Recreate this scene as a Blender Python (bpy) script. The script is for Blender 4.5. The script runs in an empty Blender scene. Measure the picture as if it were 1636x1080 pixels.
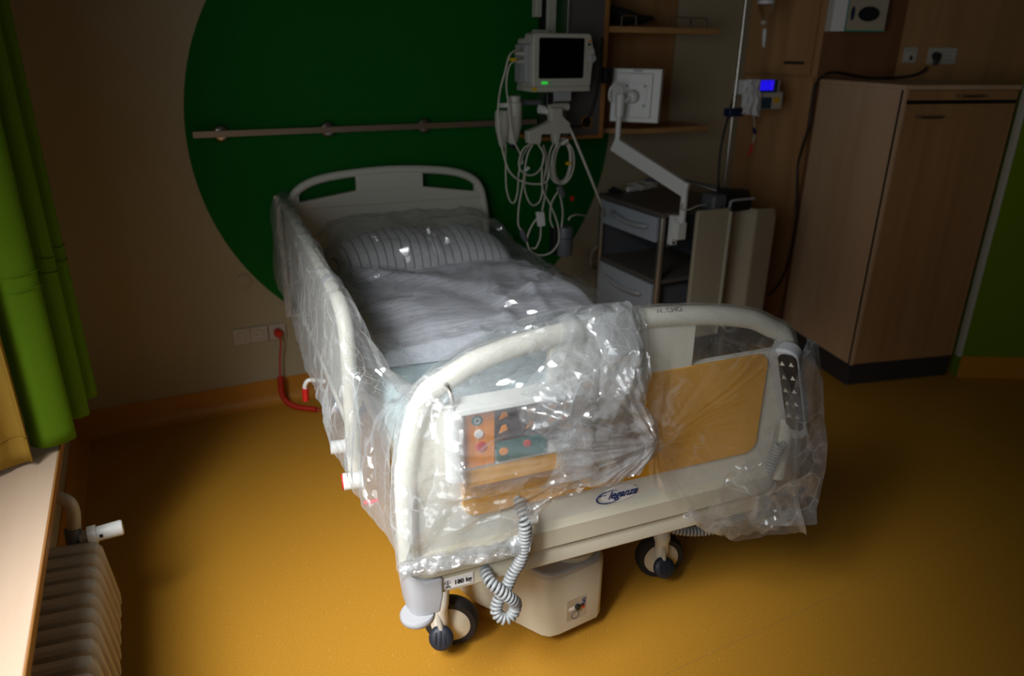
import bpy, math, random
from math import sin, cos, pi, radians, sqrt, exp, atan2, hypot
from mathutils import Vector, Matrix, noise

SC = bpy.context.scene
COL = SC.collection
NZ = noise.noise

# ------------------------------------------------------------------ helpers
def lin(c):
    c = c / 255.0
    return c / 12.92 if c <= 0.04045 else ((c + 0.055) / 1.055) ** 2.4

def rgb(r, g, b):
    return (lin(r), lin(g), lin(b), 1.0)

class MB:
    """collects vertices and faces of one mesh"""
    def __init__(self):
        self.v = []; self.f = []
    def add(self, vs, fs):
        o = len(self.v)
        self.v += [Vector(p) for p in vs]
        self.f += [tuple(i + o for i in q) for q in fs]
        return self
    def box(self, a, b, M=None):
        x0, y0, z0 = a; x1, y1, z1 = b
        vs = [(x0,y0,z0),(x1,y0,z0),(x1,y1,z0),(x0,y1,z0),(x0,y0,z1),(x1,y0,z1),(x1,y1,z1),(x0,y1,z1)]
        if M is not None: vs = [M @ Vector(p) for p in vs]
        return self.add(vs, [(0,3,2,1),(4,5,6,7),(0,1,5,4),(1,2,6,5),(2,3,7,6),(3,0,4,7)])
    def tube(self, path, r, n=12, closed=False, caps=True):
        P = [Vector(p) for p in path]
        N = len(P)
        T = []
        for i in range(N):
            if closed: t = P[(i+1) % N] - P[i-1]
            else: t = P[min(i+1, N-1)] - P[max(i-1, 0)]
            T.append(t.normalized() if t.length > 1e-9 else Vector((0,0,1)))
        a = Vector((0,0,1)) if abs(T[0].z) < .9 else Vector((1,0,0))
        nrm = (a - T[0] * a.dot(T[0])).normalized()
        vs = []
        for i in range(N):
            if i:
                nrm = nrm - T[i] * nrm.dot(T[i])
                nrm = nrm.normalized() if nrm.length > 1e-9 else Vector((1,0,0))
            b = T[i].cross(nrm)
            rr = r[i] if isinstance(r, (list, tuple)) else r
            for k in range(n):
                q = 2 * pi * k / n
                vs.append(P[i] + (nrm * cos(q) + b * sin(q)) * rr)
        fs = []
        for i in range(N if closed else N - 1):
            j = (i + 1) % N
            for k in range(n):
                l = (k + 1) % n
                fs.append((i*n+k, i*n+l, j*n+l, j*n+k))
        if caps and not closed:
            fs.append(tuple(range(n-1, -1, -1)))
            fs.append(tuple((N-1)*n + k for k in range(n)))
        return self.add(vs, fs)
    def lathe(self, prof, loc=(0,0,0), axis=(0,0,1), n=32, caps=True):
        """prof: list of (radius, height along axis)"""
        M = Matrix.Translation(loc) @ Vector((0,0,1)).rotation_difference(Vector(axis)).to_matrix().to_4x4()
        vs = []
        for r, h in prof:
            for k in range(n):
                q = 2*pi*k/n
                vs.append(M @ Vector((r*cos(q), r*sin(q), h)))
        fs = []
        for i in range(len(prof)-1):
            for k in range(n):
                l = (k+1) % n
                fs.append((i*n+k, i*n+l, (i+1)*n+l, (i+1)*n+k))
        if caps:
            fs.append(tuple(range(n-1, -1, -1)))
            fs.append(tuple((len(prof)-1)*n + k for k in range(n)))
        return self.add(vs, fs)
    def prism(self, poly, fn, c0, c1):
        """poly in (a,b); fn(a,b,c) -> xyz; extruded from c0 to c1"""
        m = len(poly)
        vs = [fn(a, b, c0) for a, b in poly] + [fn(a, b, c1) for a, b in poly]
        fs = [tuple(range(m-1, -1, -1)), tuple(range(m, 2*m))]
        for i in range(m):
            j = (i+1) % m
            fs.append((i, j, m+j, m+i))
        return self.add(vs, fs)
    def grid(self, fn, nu, nv, cu=False, cv=False):
        vs = []
        for i in range(nu + (0 if cu else 1)):
            for j in range(nv + (0 if cv else 1)):
                vs.append(fn(i/nu, j/nv))
        A = nu if cu else nu + 1; B = nv if cv else nv + 1
        fs = []
        for i in range(nu):
            for j in range(nv):
                i2 = (i+1) % A; j2 = (j+1) % B
                fs.append((i*B+j, i2*B+j, i2*B+j2, i*B+j2))
        return self.add(vs, fs)

def XZ(a, b, c): return (a, c, b)      # polygon in x,z extruded along y
def XY(a, b, c): return (a, b, c)      # polygon in x,y extruded along z
def YZ(a, b, c): return (c, a, b)      # polygon in y,z extruded along x

def rrect(x0, y0, x1, y1, r, n=6):
    out = []
    for cx, cy, a0 in ((x1-r, y1-r, 0), (x0+r, y1-r, 90), (x0+r, y0+r, 180), (x1-r, y0+r, 270)):
        for k in range(n+1):
            a = radians(a0 + 90*k/n)
            out.append((cx + r*cos(a), cy + r*sin(a)))
    return out

def ellipse(cx, cy, a, b, n=32):
    return [(cx + a*cos(2*pi*k/n), cy + b*sin(2*pi*k/n)) for k in range(n)]

def smooth_path(pts, per=8, closed=False):
    """Catmull-Rom through the points"""
    P = [Vector(p) for p in pts]; N = len(P); out = []
    rng = N if closed else N - 1
    for i in range(rng):
        if closed: p0, p1, p2, p3 = P[i-1], P[i], P[(i+1) % N], P[(i+2) % N]
        else: p0, p1, p2, p3 = P[max(i-1,0)], P[i], P[i+1], P[min(i+2,N-1)]
        for k in range(per):
            t = k/per
            out.append(0.5*((2*p1) + (p2-p0)*t + (2*p0-5*p1+4*p2-p3)*t*t + (3*p1-p0-3*p2+p3)*t**3))
    if not closed: out.append(P[-1].copy())
    return out

def resample(path, n):
    P = [Vector(p) for p in path]
    L = [0.0]
    for i in range(1, len(P)): L.append(L[-1] + (P[i]-P[i-1]).length)
    out = []; j = 0
    for k in range(n+1):
        s = L[-1]*k/n
        while j < len(P)-2 and L[j+1] < s: j += 1
        d = L[j+1]-L[j]
        t = (s-L[j])/d if d > 1e-12 else 0
        out.append(P[j].lerp(P[j+1], min(max(t,0),1)))
    return out

def coil_path(path, r, pitch, seg=12):
    L = sum((Vector(path[i+1])-Vector(path[i])).length for i in range(len(path)-1))
    turns = L/pitch
    P = resample(path, max(8, int(turns*seg)))
    out = []; nrm = None
    for i, p in enumerate(P):
        t = (P[min(i+1,len(P)-1)]-P[max(i-1,0)]).normalized()
        if nrm is None:
            a = Vector((0,0,1)) if abs(t.z) < .9 else Vector((1,0,0))
            nrm = a
        nrm = (nrm - t*nrm.dot(t)).normalized()
        b = t.cross(nrm); q = 2*pi*i/seg
        out.append(p + (nrm*cos(q) + b*sin(q))*r)
    return out

FRAME = Matrix.Identity(4)          # frame in which shapes are given (world, or the bed's own axes)

def obj(name, mb, mat, parent=None, bevel=0.0, smooth=True, origin=None, seg=2, angle=35):
    me = bpy.data.meshes.new(name)
    o = bpy.data.objects.new(name, me)
    COL.objects.link(o)
    if parent is not None:
        root = parent
        while root.parent is not None: root = root.parent
        W = root['_m']; base = Matrix([W[0:4], W[4:8], W[8:12], W[12:16]])
        o.parent = parent
    else:
        if origin is None:
            lo = [min(p[i] for p in mb.v) for i in range(3)]; hi = [max(p[i] for p in mb.v) for i in range(3)]
            origin = ((lo[0]+hi[0])/2, (lo[1]+hi[1])/2, lo[2])
        base = FRAME @ Matrix.Translation(origin)
        o.matrix_world = base
        o['_m'] = [c for r in base for c in r]
    T = base.inverted() @ FRAME
    me.from_pydata([T @ p for p in mb.v], [], mb.f)
    me.validate(); me.update()
    if mat: me.materials.append(mat)
    if smooth:
        me.polygons.foreach_set('use_smooth', [True]*len(me.polygons))
        if bevel <= 0: me.set_sharp_from_angle(angle=radians(angle))
    if bevel > 0:
        m = o.modifiers.new('bevel', 'BEVEL'); m.width = bevel; m.segments = seg
        m.limit_method = 'ANGLE'; m.angle_limit = radians(40); m.harden_normals = True
    return o

def tag(o, label, cat, group=None):
    o['label'] = label; o['category'] = cat
    if group: o['group'] = group
    return o

def thing(name, label, cat, origin, group=None):
    o = bpy.data.objects.new(name, None); COL.objects.link(o)
    o.empty_display_size = .05
    base = FRAME @ Matrix.Translation(origin)
    o.matrix_world = base
    o['_m'] = [c for r in base for c in r]
    return tag(o, label, cat, group)

def struct(o):
    o['kind'] = 'structure'; return o

def text(name, s, size, mat, parent, M, shear=0.0, extrude=0.0004, align='CENTER', sx=1.0, off=0.0):
    """lettering; M places the text plane (x right, y up) in FRAME"""
    cu = bpy.data.curves.new(name, 'FONT')
    cu.body = s; cu.size = size; cu.shear = shear; cu.extrude = extrude; cu.align_x = align; cu.align_y = 'CENTER'; cu.offset = off
    cu.materials.append(mat)
    tmp = bpy.data.objects.new(name, cu); COL.objects.link(tmp)
    dg = bpy.context.evaluated_depsgraph_get()
    me = bpy.data.meshes.new_from_object(tmp.evaluated_get(dg))
    bpy.data.objects.remove(tmp)
    o = bpy.data.objects.new(name, me); COL.objects.link(o)
    root = parent
    while root.parent is not None: root = root.parent
    W = root['_m']; base = Matrix([W[0:4], W[4:8], W[8:12], W[12:16]])
    o.parent = parent
    o.matrix_local = base.inverted() @ FRAME @ M @ Matrix.Diagonal((sx,1,1,1))
    return o

def plane_M(o, xdir, ydir):
    x = Vector(xdir).normalized(); y = Vector(ydir).normalized(); z = x.cross(y).normalized(); y = z.cross(x)
    return Matrix(((x.x,y.x,z.x,o[0]),(x.y,y.y,z.y,o[1]),(x.z,y.z,z.z,o[2]),(0,0,0,1)))

# ------------------------------------------------------------------ materials
def newmat(name):
    m = bpy.data.materials.new(name); m.use_nodes = True
    nt = m.node_tree; bs = nt.nodes['Principled BSDF']
    return m, nt, bs

def plain(name, col, rough=.5, metal=0.0, bump=0.0, bscale=60, spec=.5, var=0.05, vscale=3):
    m, nt, bs = newmat(name)
    bs.inputs['Roughness'].default_value = rough
    bs.inputs['Metallic'].default_value = metal
    bs.inputs['Specular IOR Level'].default_value = spec
    tc = nt.nodes.new('ShaderNodeTexCoord')
    n = nt.nodes.new('ShaderNodeTexNoise'); n.inputs['Scale'].default_value = vscale; n.inputs['Detail'].default_value = 4
    nt.links.new(tc.outputs['Object'], n.inputs['Vector'])
    mx = nt.nodes.new('ShaderNodeMix'); mx.data_type = 'RGBA'
    c = col
    mx.inputs['A'].default_value = (c[0]*(1-var), c[1]*(1-var), c[2]*(1-var), 1)
    mx.inputs['B'].default_value = (min(1,c[0]*(1+var)), min(1,c[1]*(1+var)), min(1,c[2]*(1+var)), 1)
    nt.links.new(n.outputs['Fac'], mx.inputs['Factor'])
    nt.links.new(mx.outputs['Result'], bs.inputs['Base Color'])
    if bump > 0:
        n2 = nt.nodes.new('ShaderNodeTexNoise'); n2.inputs['Scale'].default_value = bscale; n2.inputs['Detail'].default_value = 3
        nt.links.new(tc.outputs['Object'], n2.inputs['Vector'])
        b = nt.nodes.new('ShaderNodeBump'); b.inputs['Strength'].default_value = bump; b.inputs['Distance'].default_value = .002
        nt.links.new(n2.outputs['Fac'], b.inputs['Height']); nt.links.new(b.outputs['Normal'], bs.inputs['Normal'])
    return m

def wood(name, c1, c2, rough=.45, sc=(18, 18, 1.2)):
    m, nt, bs = newmat(name)
    bs.inputs['Roughness'].default_value = rough
    tc = nt.nodes.new('ShaderNodeTexCoord'); mp = nt.nodes.new('ShaderNodeMapping')
    mp.inputs['Scale'].default_value = sc
    nt.links.new(tc.outputs['Object'], mp.inputs['Vector'])
    n = nt.nodes.new('ShaderNodeTexNoise'); n.inputs['Scale'].default_value = 1.0; n.inputs['Detail'].default_value = 6; n.inputs['Distortion'].default_value = .6
    nt.links.new(mp.outputs['Vector'], n.inputs['Vector'])
    n2 = nt.nodes.new('ShaderNodeTexNoise'); n2.inputs['Scale'].default_value = .35; n2.inputs['Detail'].default_value = 2
    nt.links.new(mp.outputs['Vector'], n2.inputs['Vector'])
    ad = nt.nodes.new('ShaderNodeMath'); ad.operation = 'ADD'
    nt.links.new(n.outputs['Fac'], ad.inputs[0]); nt.links.new(n2.outputs['Fac'], ad.inputs[1])
    cr = nt.nodes.new('ShaderNodeMapRange'); cr.inputs['From Min'].default_value = .65; cr.inputs['From Max'].default_value = 1.35
    nt.links.new(ad.outputs[0], cr.inputs['Value'])
    mx = nt.nodes.new('ShaderNodeMix'); mx.data_type = 'RGBA'
    mx.inputs['A'].default_value = c1; mx.inputs['B'].default_value = c2
    nt.links.new(cr.outputs['Result'], mx.inputs['Factor'])
    nt.links.new(mx.outputs['Result'], bs.inputs['Base Color'])
    return m

def stripes(name, base, line, axis, spacing, width, rough=.85):
    """cotton cloth with thin woven stripes"""
    m, nt, bs = newmat(name)
    bs.inputs['Roughness'].default_value = rough
    bs.inputs['Sheen Weight'].default_value = .2
    tc = nt.nodes.new('ShaderNodeTexCoord'); sp = nt.nodes.new('ShaderNodeSeparateXYZ')
    nt.links.new(tc.outputs['Object'], sp.inputs[0])
    nz = nt.nodes.new('ShaderNodeTexNoise'); nz.inputs['Scale'].default_value = 5
    nt.links.new(tc.outputs['Object'], nz.inputs['Vector'])
    md = nt.nodes.new('ShaderNodeMath'); md.operation = 'MULTIPLY_ADD'; md.inputs[1].default_value = .03
    nt.links.new(nz.outputs['Fac'], md.inputs[0]); nt.links.new(sp.outputs[axis], md.inputs[2])
    dv = nt.nodes.new('ShaderNodeMath'); dv.operation = 'DIVIDE'; dv.inputs[1].default_value = spacing
    nt.links.new(md.outputs[0], dv.inputs[0])
    fr = nt.nodes.new('ShaderNodeMath'); fr.operation = 'FRACT'; nt.links.new(dv.outputs[0], fr.inputs[0])
    lt = nt.nodes.new('ShaderNodeMath'); lt.operation = 'LESS_THAN'; lt.inputs[1].default_value = width
    nt.links.new(fr.outputs[0], lt.inputs[0])
    mx = nt.nodes.new('ShaderNodeMix'); mx.data_type = 'RGBA'; mx.inputs['A'].default_value = base; mx.inputs['B'].default_value = line
    nt.links.new(lt.outputs[0], mx.inputs['Factor']); nt.links.new(mx.outputs['Result'], bs.inputs['Base Color'])
    return m

def film_mat(name, haze, gloss, rough=.12, k1=.55, k2=.35, s1=16, s2=48, polar=0.0, line=.35, edge=.45, tint=(.975,.985,.98,1), white=(.90,.92,.94,1), stretch=(1,1,.55)):
    """clear polythene: see-through, milky on its creases and at grazing view, shiny facets"""
    m = bpy.data.materials.new(name); m.use_nodes = True
    nt = m.node_tree; nt.nodes.clear()
    N = nt.nodes.new; LK = nt.links.new
    def math(op, a, b=None, c=None, clamp=False):
        q = N('ShaderNodeMath'); q.operation = op; q.use_clamp = clamp
        for i, x in enumerate((a,b,c)):
            if x is None: continue
            if isinstance(x, (int,float)): q.inputs[i].default_value = x
            else: LK(x, q.inputs[i])
        return q.outputs[0]
    def vmath(op, a, b=None, scale=None):
        q = N('ShaderNodeVectorMath'); q.operation = op
        for i, x in enumerate((a,b)):
            if x is None: continue
            if isinstance(x, tuple): q.inputs[i].default_value = x
            else: LK(x, q.inputs[i])
        if scale is not None: q.inputs['Scale'].default_value = scale
        return q.outputs[0]
    out = N('ShaderNodeOutputMaterial')
    tr = N('ShaderNodeBsdfTransparent'); tr.inputs['Color'].default_value = tint
    df = N('ShaderNodeBsdfDiffuse'); df.inputs['Color'].default_value = white
    tl = N('ShaderNodeBsdfTranslucent'); tl.inputs['Color'].default_value = white
    gl = N('ShaderNodeBsdfGlossy'); gl.inputs['Roughness'].default_value = rough
    tc = N('ShaderNodeTexCoord'); ge = N('ShaderNodeNewGeometry')
    nz = N('ShaderNodeTexNoise'); nz.inputs['Scale'].default_value = 5.5; nz.inputs['Detail'].default_value = 2
    LK(tc.outputs['Object'], nz.inputs['Vector'])
    wv = vmath('SCALE', vmath('SUBTRACT', nz.outputs['Color'], (.5,.5,.5)), None, .11)
    P = vmath('ADD', tc.outputs['Object'], wv)
    mp = N('ShaderNodeMapping'); mp.inputs['Scale'].default_value = stretch; mp.inputs['Rotation'].default_value = (.15,.35,.1)
    LK(P, mp.inputs['Vector']); P1 = mp.outputs['Vector']
    if polar > 0:
        # folds drawn together at the knot in the middle of the footboard
        sp = N('ShaderNodeSeparateXYZ'); LK(P, sp.inputs[0])
        dx = math('SUBTRACT', sp.outputs['X'], .055); dz = math('SUBTRACT', sp.outputs['Z'], .745)
        an = math('ARCTAN2', dz, math('MULTIPLY', math('ABSOLUTE', dx), -1.0))
        rr = math('SQRT', math('ADD', math('MULTIPLY',dx,dx), math('MULTIPLY',dz,dz)))
        cb = N('ShaderNodeCombineXYZ'); LK(math('MULTIPLY', an, polar), cb.inputs['X']); LK(math('MULTIPLY', rr, .26), cb.inputs['Y']); LK(math('MULTIPLY', sp.outputs['Y'], .6), cb.inputs['Z'])
        P1 = cb.outputs[0]
    def vor(vec, sc, feat):
        v = N('ShaderNodeTexVoronoi'); v.feature = feat; v.inputs['Scale'].default_value = sc; LK(vec, v.inputs['Vector']); return v
    v1 = vor(P1, s1, 'F1'); v2 = vor(P, s2, 'F1')
    e1 = vor(P1, s1, 'DISTANCE_TO_EDGE'); e2 = vor(P, s2, 'DISTANCE_TO_EDGE')
    o1 = vmath('SCALE', vmath('SUBTRACT', v1.outputs['Color'], (.5,.5,.5)), None, k1)
    o2 = vmath('SCALE', vmath('SUBTRACT', v2.outputs['Color'], (.5,.5,.5)), None, k2)
    nn = vmath('NORMALIZE', vmath('ADD', vmath('ADD', ge.outputs['Normal'], o1), o2))
    LK(nn, gl.inputs['Normal'])
    nd = vmath('NORMALIZE', vmath('ADD', ge.outputs['Normal'], vmath('SCALE', o1, None, .5)))
    LK(nd, df.inputs['Normal']); LK(nd, tl.inputs['Normal'])
    mk = N('ShaderNodeMixShader'); mk.inputs['Fac'].default_value = .45
    LK(df.outputs[0], mk.inputs[1]); LK(tl.outputs[0], mk.inputs[2])
    def ridge(e, w):
        r = N('ShaderNodeMapRange'); r.inputs['From Min'].default_value = 0; r.inputs['From Max'].default_value = w; r.inputs['To Min'].default_value = 1; r.inputs['To Max'].default_value = 0
        LK(e.outputs['Distance'], r.inputs['Value']); return r.outputs['Result']
    n2 = N('ShaderNodeTexNoise'); n2.inputs['Scale'].default_value = 9; LK(tc.outputs['Object'], n2.inputs['Vector'])
    msk = N('ShaderNodeMapRange'); msk.inputs['From Min'].default_value = .42; msk.inputs['From Max'].default_value = .62; LK(n2.outputs['Fac'], msk.inputs['Value'])
    ln = math('MULTIPLY', math('MULTIPLY', math('MAXIMUM', ridge(e1,.045), math('MULTIPLY', ridge(e2,.05), .6)), msk.outputs['Result']), line)
    lw = N('ShaderNodeLayerWeight'); lw.inputs['Blend'].default_value = .35; LK(nd, lw.inputs['Normal'])
    p = math('POWER', lw.outputs['Facing'], 2.2)
    h = math('ADD', math('MULTIPLY_ADD', p, edge, haze), ln, None, True)
    m1 = N('ShaderNodeMixShader'); LK(h, m1.inputs['Fac']); LK(tr.outputs[0], m1.inputs[1]); LK(mk.outputs[0], m1.inputs[2])
    g = math('MULTIPLY_ADD', p, .3, gloss, True)
    m2 = N('ShaderNodeMixShader'); LK(g, m2.inputs['Fac']); LK(m1.outputs[0], m2.inputs[1]); LK(gl.outputs[0], m2.inputs[2])
    LK(m2.outputs[0], out.inputs['Surface'])
    return m

def glow(name, col, strength):
    m, nt, bs = newmat(name)
    bs.inputs['Base Color'].default_value = (0.01,.01,.01,1)
    bs.inputs['Emission Color'].default_value = col
    bs.inputs['Emission Strength'].default_value = strength
    return m

def cloth_thin(name, col, trans=.35):
    m = bpy.data.materials.new(name); m.use_nodes = True
    nt = m.node_tree; nt.nodes.clear()
    out = nt.nodes.new('ShaderNodeOutputMaterial')
    df = nt.nodes.new('ShaderNodeBsdfDiffuse'); tl = nt.nodes.new('ShaderNodeBsdfTranslucent')
    tc = nt.nodes.new('ShaderNodeTexCoord')
    n = nt.nodes.new('ShaderNodeTexNoise'); n.inputs['Scale'].default_value = 300
    nt.links.new(tc.outputs['Object'], n.inputs['Vector'])
    mx = nt.nodes.new('ShaderNodeMix'); mx.data_type = 'RGBA'
    mx.inputs['A'].default_value = tuple(c*.88 for c in col[:3])+(1,); mx.inputs['B'].default_value = tuple(min(1,c*1.1) for c in col[:3])+(1,)
    nt.links.new(n.outputs['Fac'], mx.inputs['Factor'])
    for s in (df, tl): nt.links.new(mx.outputs['Result'], s.inputs['Color'])
    ms = nt.nodes.new('ShaderNodeMixShader'); ms.inputs['Fac'].default_value = trans
    nt.links.new(df.outputs[0], ms.inputs[1]); nt.links.new(tl.outputs[0], ms.inputs[2]); nt.links.new(ms.outputs[0], out.inputs['Surface'])
    return m

M = {}
M['cream'] = plain('cream_plastic', rgb(226,222,208), .38, spec=.5, var=.02)
M['cream2'] = plain('cream_lacquer', rgb(202,193,170), .45, var=.03, bump=.08, bscale=300)
M['white'] = plain('white_plastic', rgb(225,225,220), .4, var=.02)
M['offwhite'] = plain('offwhite_plastic', rgb(190,186,172), .45, var=.03)
M['beige'] = plain('beige_board', rgb(178,166,142), .5, var=.03)
M['greyp'] = plain('grey_plastic', rgb(168,168,170), .42, var=.02)
M['greyd'] = plain('dark_grey_plastic', rgb(92,94,98), .45, var=.03)
M['greylam'] = plain('grey_laminate', rgb(96,88,80), .5, var=.05)
M['greyduct'] = plain('grey_panel', rgb(98,94,90), .5, var=.04)
M['drawer'] = plain('light_blue_grey_front', rgb(176,182,190), .4, var=.02)
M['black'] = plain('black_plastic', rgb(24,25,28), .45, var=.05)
M['rubber'] = plain('black_rubber', rgb(30,28,29), .7, var=.06)
M['navy'] = plain('navy_pedal', rgb(30,36,46), .5, var=.05)
M['steel'] = plain('brushed_steel', rgb(190,184,176), .28, metal=1.0, var=.03)
M['alu'] = plain('aluminium', rgb(176,170,160), .35, metal=.85, var=.03)
M['rail'] = plain('rail_steel', rgb(170,146,124), .42, metal=.75, var=.04)
M['yellow'] = plain('yellow_panel', rgb(228,162,40), .45, var=.03)
M['orange'] = plain('orange_foil', rgb(236,140,20), .4, var=.02)
M['keypad'] = plain('anthracite_foil', rgb(52,46,52), .35, var=.03)
M['teal'] = plain('teal_foil', rgb(14,104,100), .4, var=.03)
M['red'] = plain('red_plastic', rgb(200,34,34), .4, var=.03)
M['redcord'] = plain('red_cable', rgb(190,40,22), .45, var=.04)
M['blue'] = plain('blue_print', rgb(30,52,110), .5, var=.02)
M['ink'] = plain('black_print', rgb(20,20,20), .6, var=.02)
M['label'] = plain('white_label', rgb(240,236,234), .5, var=.02)
M['cable'] = plain('grey_cable', rgb(150,152,152), .42, var=.03)
M['lead'] = plain('light_lead', rgb(205,198,184), .5, var=.03)
M['bedteal'] = plain('pale_teal_cover', rgb(190,212,216), .55, var=.03)
M['screen'] = plain('dark_screen', rgb(12,10,9), .15, var=.05)
M['socket'] = plain('socket_white', rgb(184,175,162), .4, var=.02)
M['dkblue'] = plain('dark_blue_plastic', rgb(24,40,74), .4, var=.03)
M['bluegreen'] = plain('petrol_plastic', rgb(18,62,84), .4, var=.03)
M['yelsticker'] = plain('yellow_sticker', rgb(226,180,20), .5, var=.02)
M['tealline'] = plain('teal_card', rgb(20,150,130), .5, var=.02)
M['radiator'] = plain('radiator_enamel', rgb(178,166,146), .33, var=.04, bump=.1, bscale=80)
M['wood'] = wood('beech_veneer', rgb(184,140,92), rgb(156,114,72), sc=(14,14,1.0))
M['woodl'] = wood('light_beech_veneer', rgb(214,178,140), rgb(192,156,120), sc=(12,12,.9))
M['woodsill'] = wood('beech_sill', rgb(222,196,170), rgb(206,174,144), rough=.5, sc=(10,1.0,10))
M['woodedge'] = wood('beech_edge', rgb(176,122,64), rgb(150,100,50), sc=(10,1.5,10))
M['shelf'] = wood('beech_shelf', rgb(186,140,86), rgb(160,116,66), sc=(1.5,16,16))
M['wooddark'] = wood('darker_brown_veneer', rgb(132,88,54), rgb(108,70,40), sc=(13,13,1.0))
M['plinth'] = plain('dark_plinth', rgb(54,52,54), .5, var=.05)
M['duvet'] = stripes('striped_cotton', rgb(226,226,236), rgb(172,177,190), 1, .030, .12)
M['pillow'] = stripes('striped_pillow_cotton', rgb(228,226,230), rgb(120,126,138), 0, .036, .13)
M['greencloth'] = cloth_thin('green_curtain_cloth', rgb(112,152,34), .3)
M['yelcloth'] = cloth_thin('yellow_curtain_cloth', rgb(196,158,70), .35)
M['bagcloth'] = plain('black_fabric', rgb(22,20,20), .9, var=.1)
M['gauze'] = plain('white_tissue', rgb(214,214,216), .85, var=.03)
M['film'] = film_mat('clear_film', .21, .15, rough=.13, k1=.9, k2=.55, polar=.17, s1=34, s2=64, line=.38, edge=.5)
M['film_side'] = film_mat('clear_film_on_side', .17, .13, rough=.14, k1=.8, k2=.45, s1=17, s2=42, line=.36, edge=.5, stretch=(1,.8,.4))
M['film_bed'] = film_mat('clear_film_on_bed', .06, .13, rough=.15, k1=.95, k2=.5, s1=10, s2=30, line=.20, edge=.4, stretch=(1,.6,1))
M['film_thin'] = film_mat('clear_film_smooth', .115, .09, rough=.14, k1=.5, k2=.3, polar=.13, s1=22, s2=26, line=.26, edge=.5, white=(.90,.87,.80,1))
M['film_milky'] = film_mat('bunched_film', .36, .17, rough=.13, k1=1.0, k2=.6, polar=.22, s1=38, s2=60, line=.26)

def clear(name, col=(1,1,1,1)):
    m, nt, bs = newmat(name)
    bs.inputs['Base Color'].default_value = col; bs.inputs['Roughness'].default_value = .08
    bs.inputs['Transmission Weight'].default_value = 1.0; bs.inputs['IOR'].default_value = 1.15
    return m
M['clear'] = clear('clear_plastic', (.9,.92,.9,1))

# floor: ochre linoleum with fine chips
def floor_mat():
    m, nt, bs = newmat('ochre_linoleum')
    tc = nt.nodes.new('ShaderNodeTexCoord')
    n = nt.nodes.new('ShaderNodeTexNoise'); n.inputs['Scale'].default_value = 240; n.inputs['Detail'].default_value = 3
    nt.links.new(tc.outputs['Object'], n.inputs['Vector'])
    r = nt.nodes.new('ShaderNodeMapRange'); r.inputs['From Min'].default_value = .35; r.inputs['From Max'].default_value = .68
    nt.links.new(n.outputs['Fac'], r.inputs['Value'])
    mx = nt.nodes.new('ShaderNodeMix'); mx.data_type = 'RGBA'
    mx.inputs['A'].default_value = rgb(172,121,36); mx.inputs['B'].default_value = rgb(190,137,45)
    nt.links.new(r.outputs['Result'], mx.inputs['Factor'])
    v = nt.nodes.new('ShaderNodeTexVoronoi'); v.inputs['Scale'].default_value = 38
    nt.links.new(tc.outputs['Object'], v.inputs['Vector'])
    lt = nt.nodes.new('ShaderNodeMapRange'); lt.inputs['From Min'].default_value = .05; lt.inputs['From Max'].default_value = .085; lt.inputs['To Min'].default_value = .5; lt.inputs['To Max'].default_value = 0
    nt.links.new(v.outputs['Distance'], lt.inputs['Value'])
    m2 = nt.nodes.new('ShaderNodeMix'); m2.data_type = 'RGBA'; m2.inputs['B'].default_value = rgb(236,196,120)
    nt.links.new(lt.outputs['Result'], m2.inputs['Factor']); nt.links.new(mx.outputs['Result'], m2.inputs['A'])
    # welded seam
    sp = nt.nodes.new('ShaderNodeSeparateXYZ'); nt.links.new(tc.outputs['Object'], sp.inputs[0])
    k = nt.nodes.new('ShaderNodeMath'); k.operation = 'MULTIPLY_ADD'; k.inputs[1].default_value = -.03; k.inputs[2].default_value = 0
    nt.links.new(sp.outputs['X'], k.inputs[0])
    ad = nt.nodes.new('ShaderNodeMath'); ad.operation = 'ADD'; nt.links.new(k.outputs[0], ad.inputs[0]); nt.links.new(sp.outputs['Y'], ad.inputs[1])
    sb = nt.nodes.new('ShaderNodeMath'); sb.operation = 'SUBTRACT'; sb.inputs[1].default_value = 1.135; nt.links.new(ad.outputs[0], sb.inputs[0])
    ab = nt.nodes.new('ShaderNodeMath'); ab.operation = 'ABSOLUTE'; nt.links.new(sb.outputs[0], ab.inputs[0])
    l2 = nt.nodes.new('ShaderNodeMapRange'); l2.inputs['From Min'].default_value = .001; l2.inputs['From Max'].default_value = .0022; l2.inputs['To Min'].default_value = .35; l2.inputs['To Max'].default_value = 0
    nt.links.new(ab.outputs[0], l2.inputs['Value'])
    m3 = nt.nodes.new('ShaderNodeMix'); m3.data_type = 'RGBA'; m3.inputs['B'].default_value = rgb(140,110,70)
    nt.links.new(l2.outputs['Result'], m3.inputs['Factor']); nt.links.new(m2.outputs['Result'], m3.inputs['A'])
    nt.links.new(m3.outputs['Result'], bs.inputs['Base Color'])
    bs.inputs['Roughness'].default_value = .42
    bs.inputs['Specular IOR Level'].default_value = .35
    return m
M['floor'] = floor_mat()
M['cove'] = plain('ochre_cove', rgb(188,126,38), .5, var=.06, vscale=60)

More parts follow.
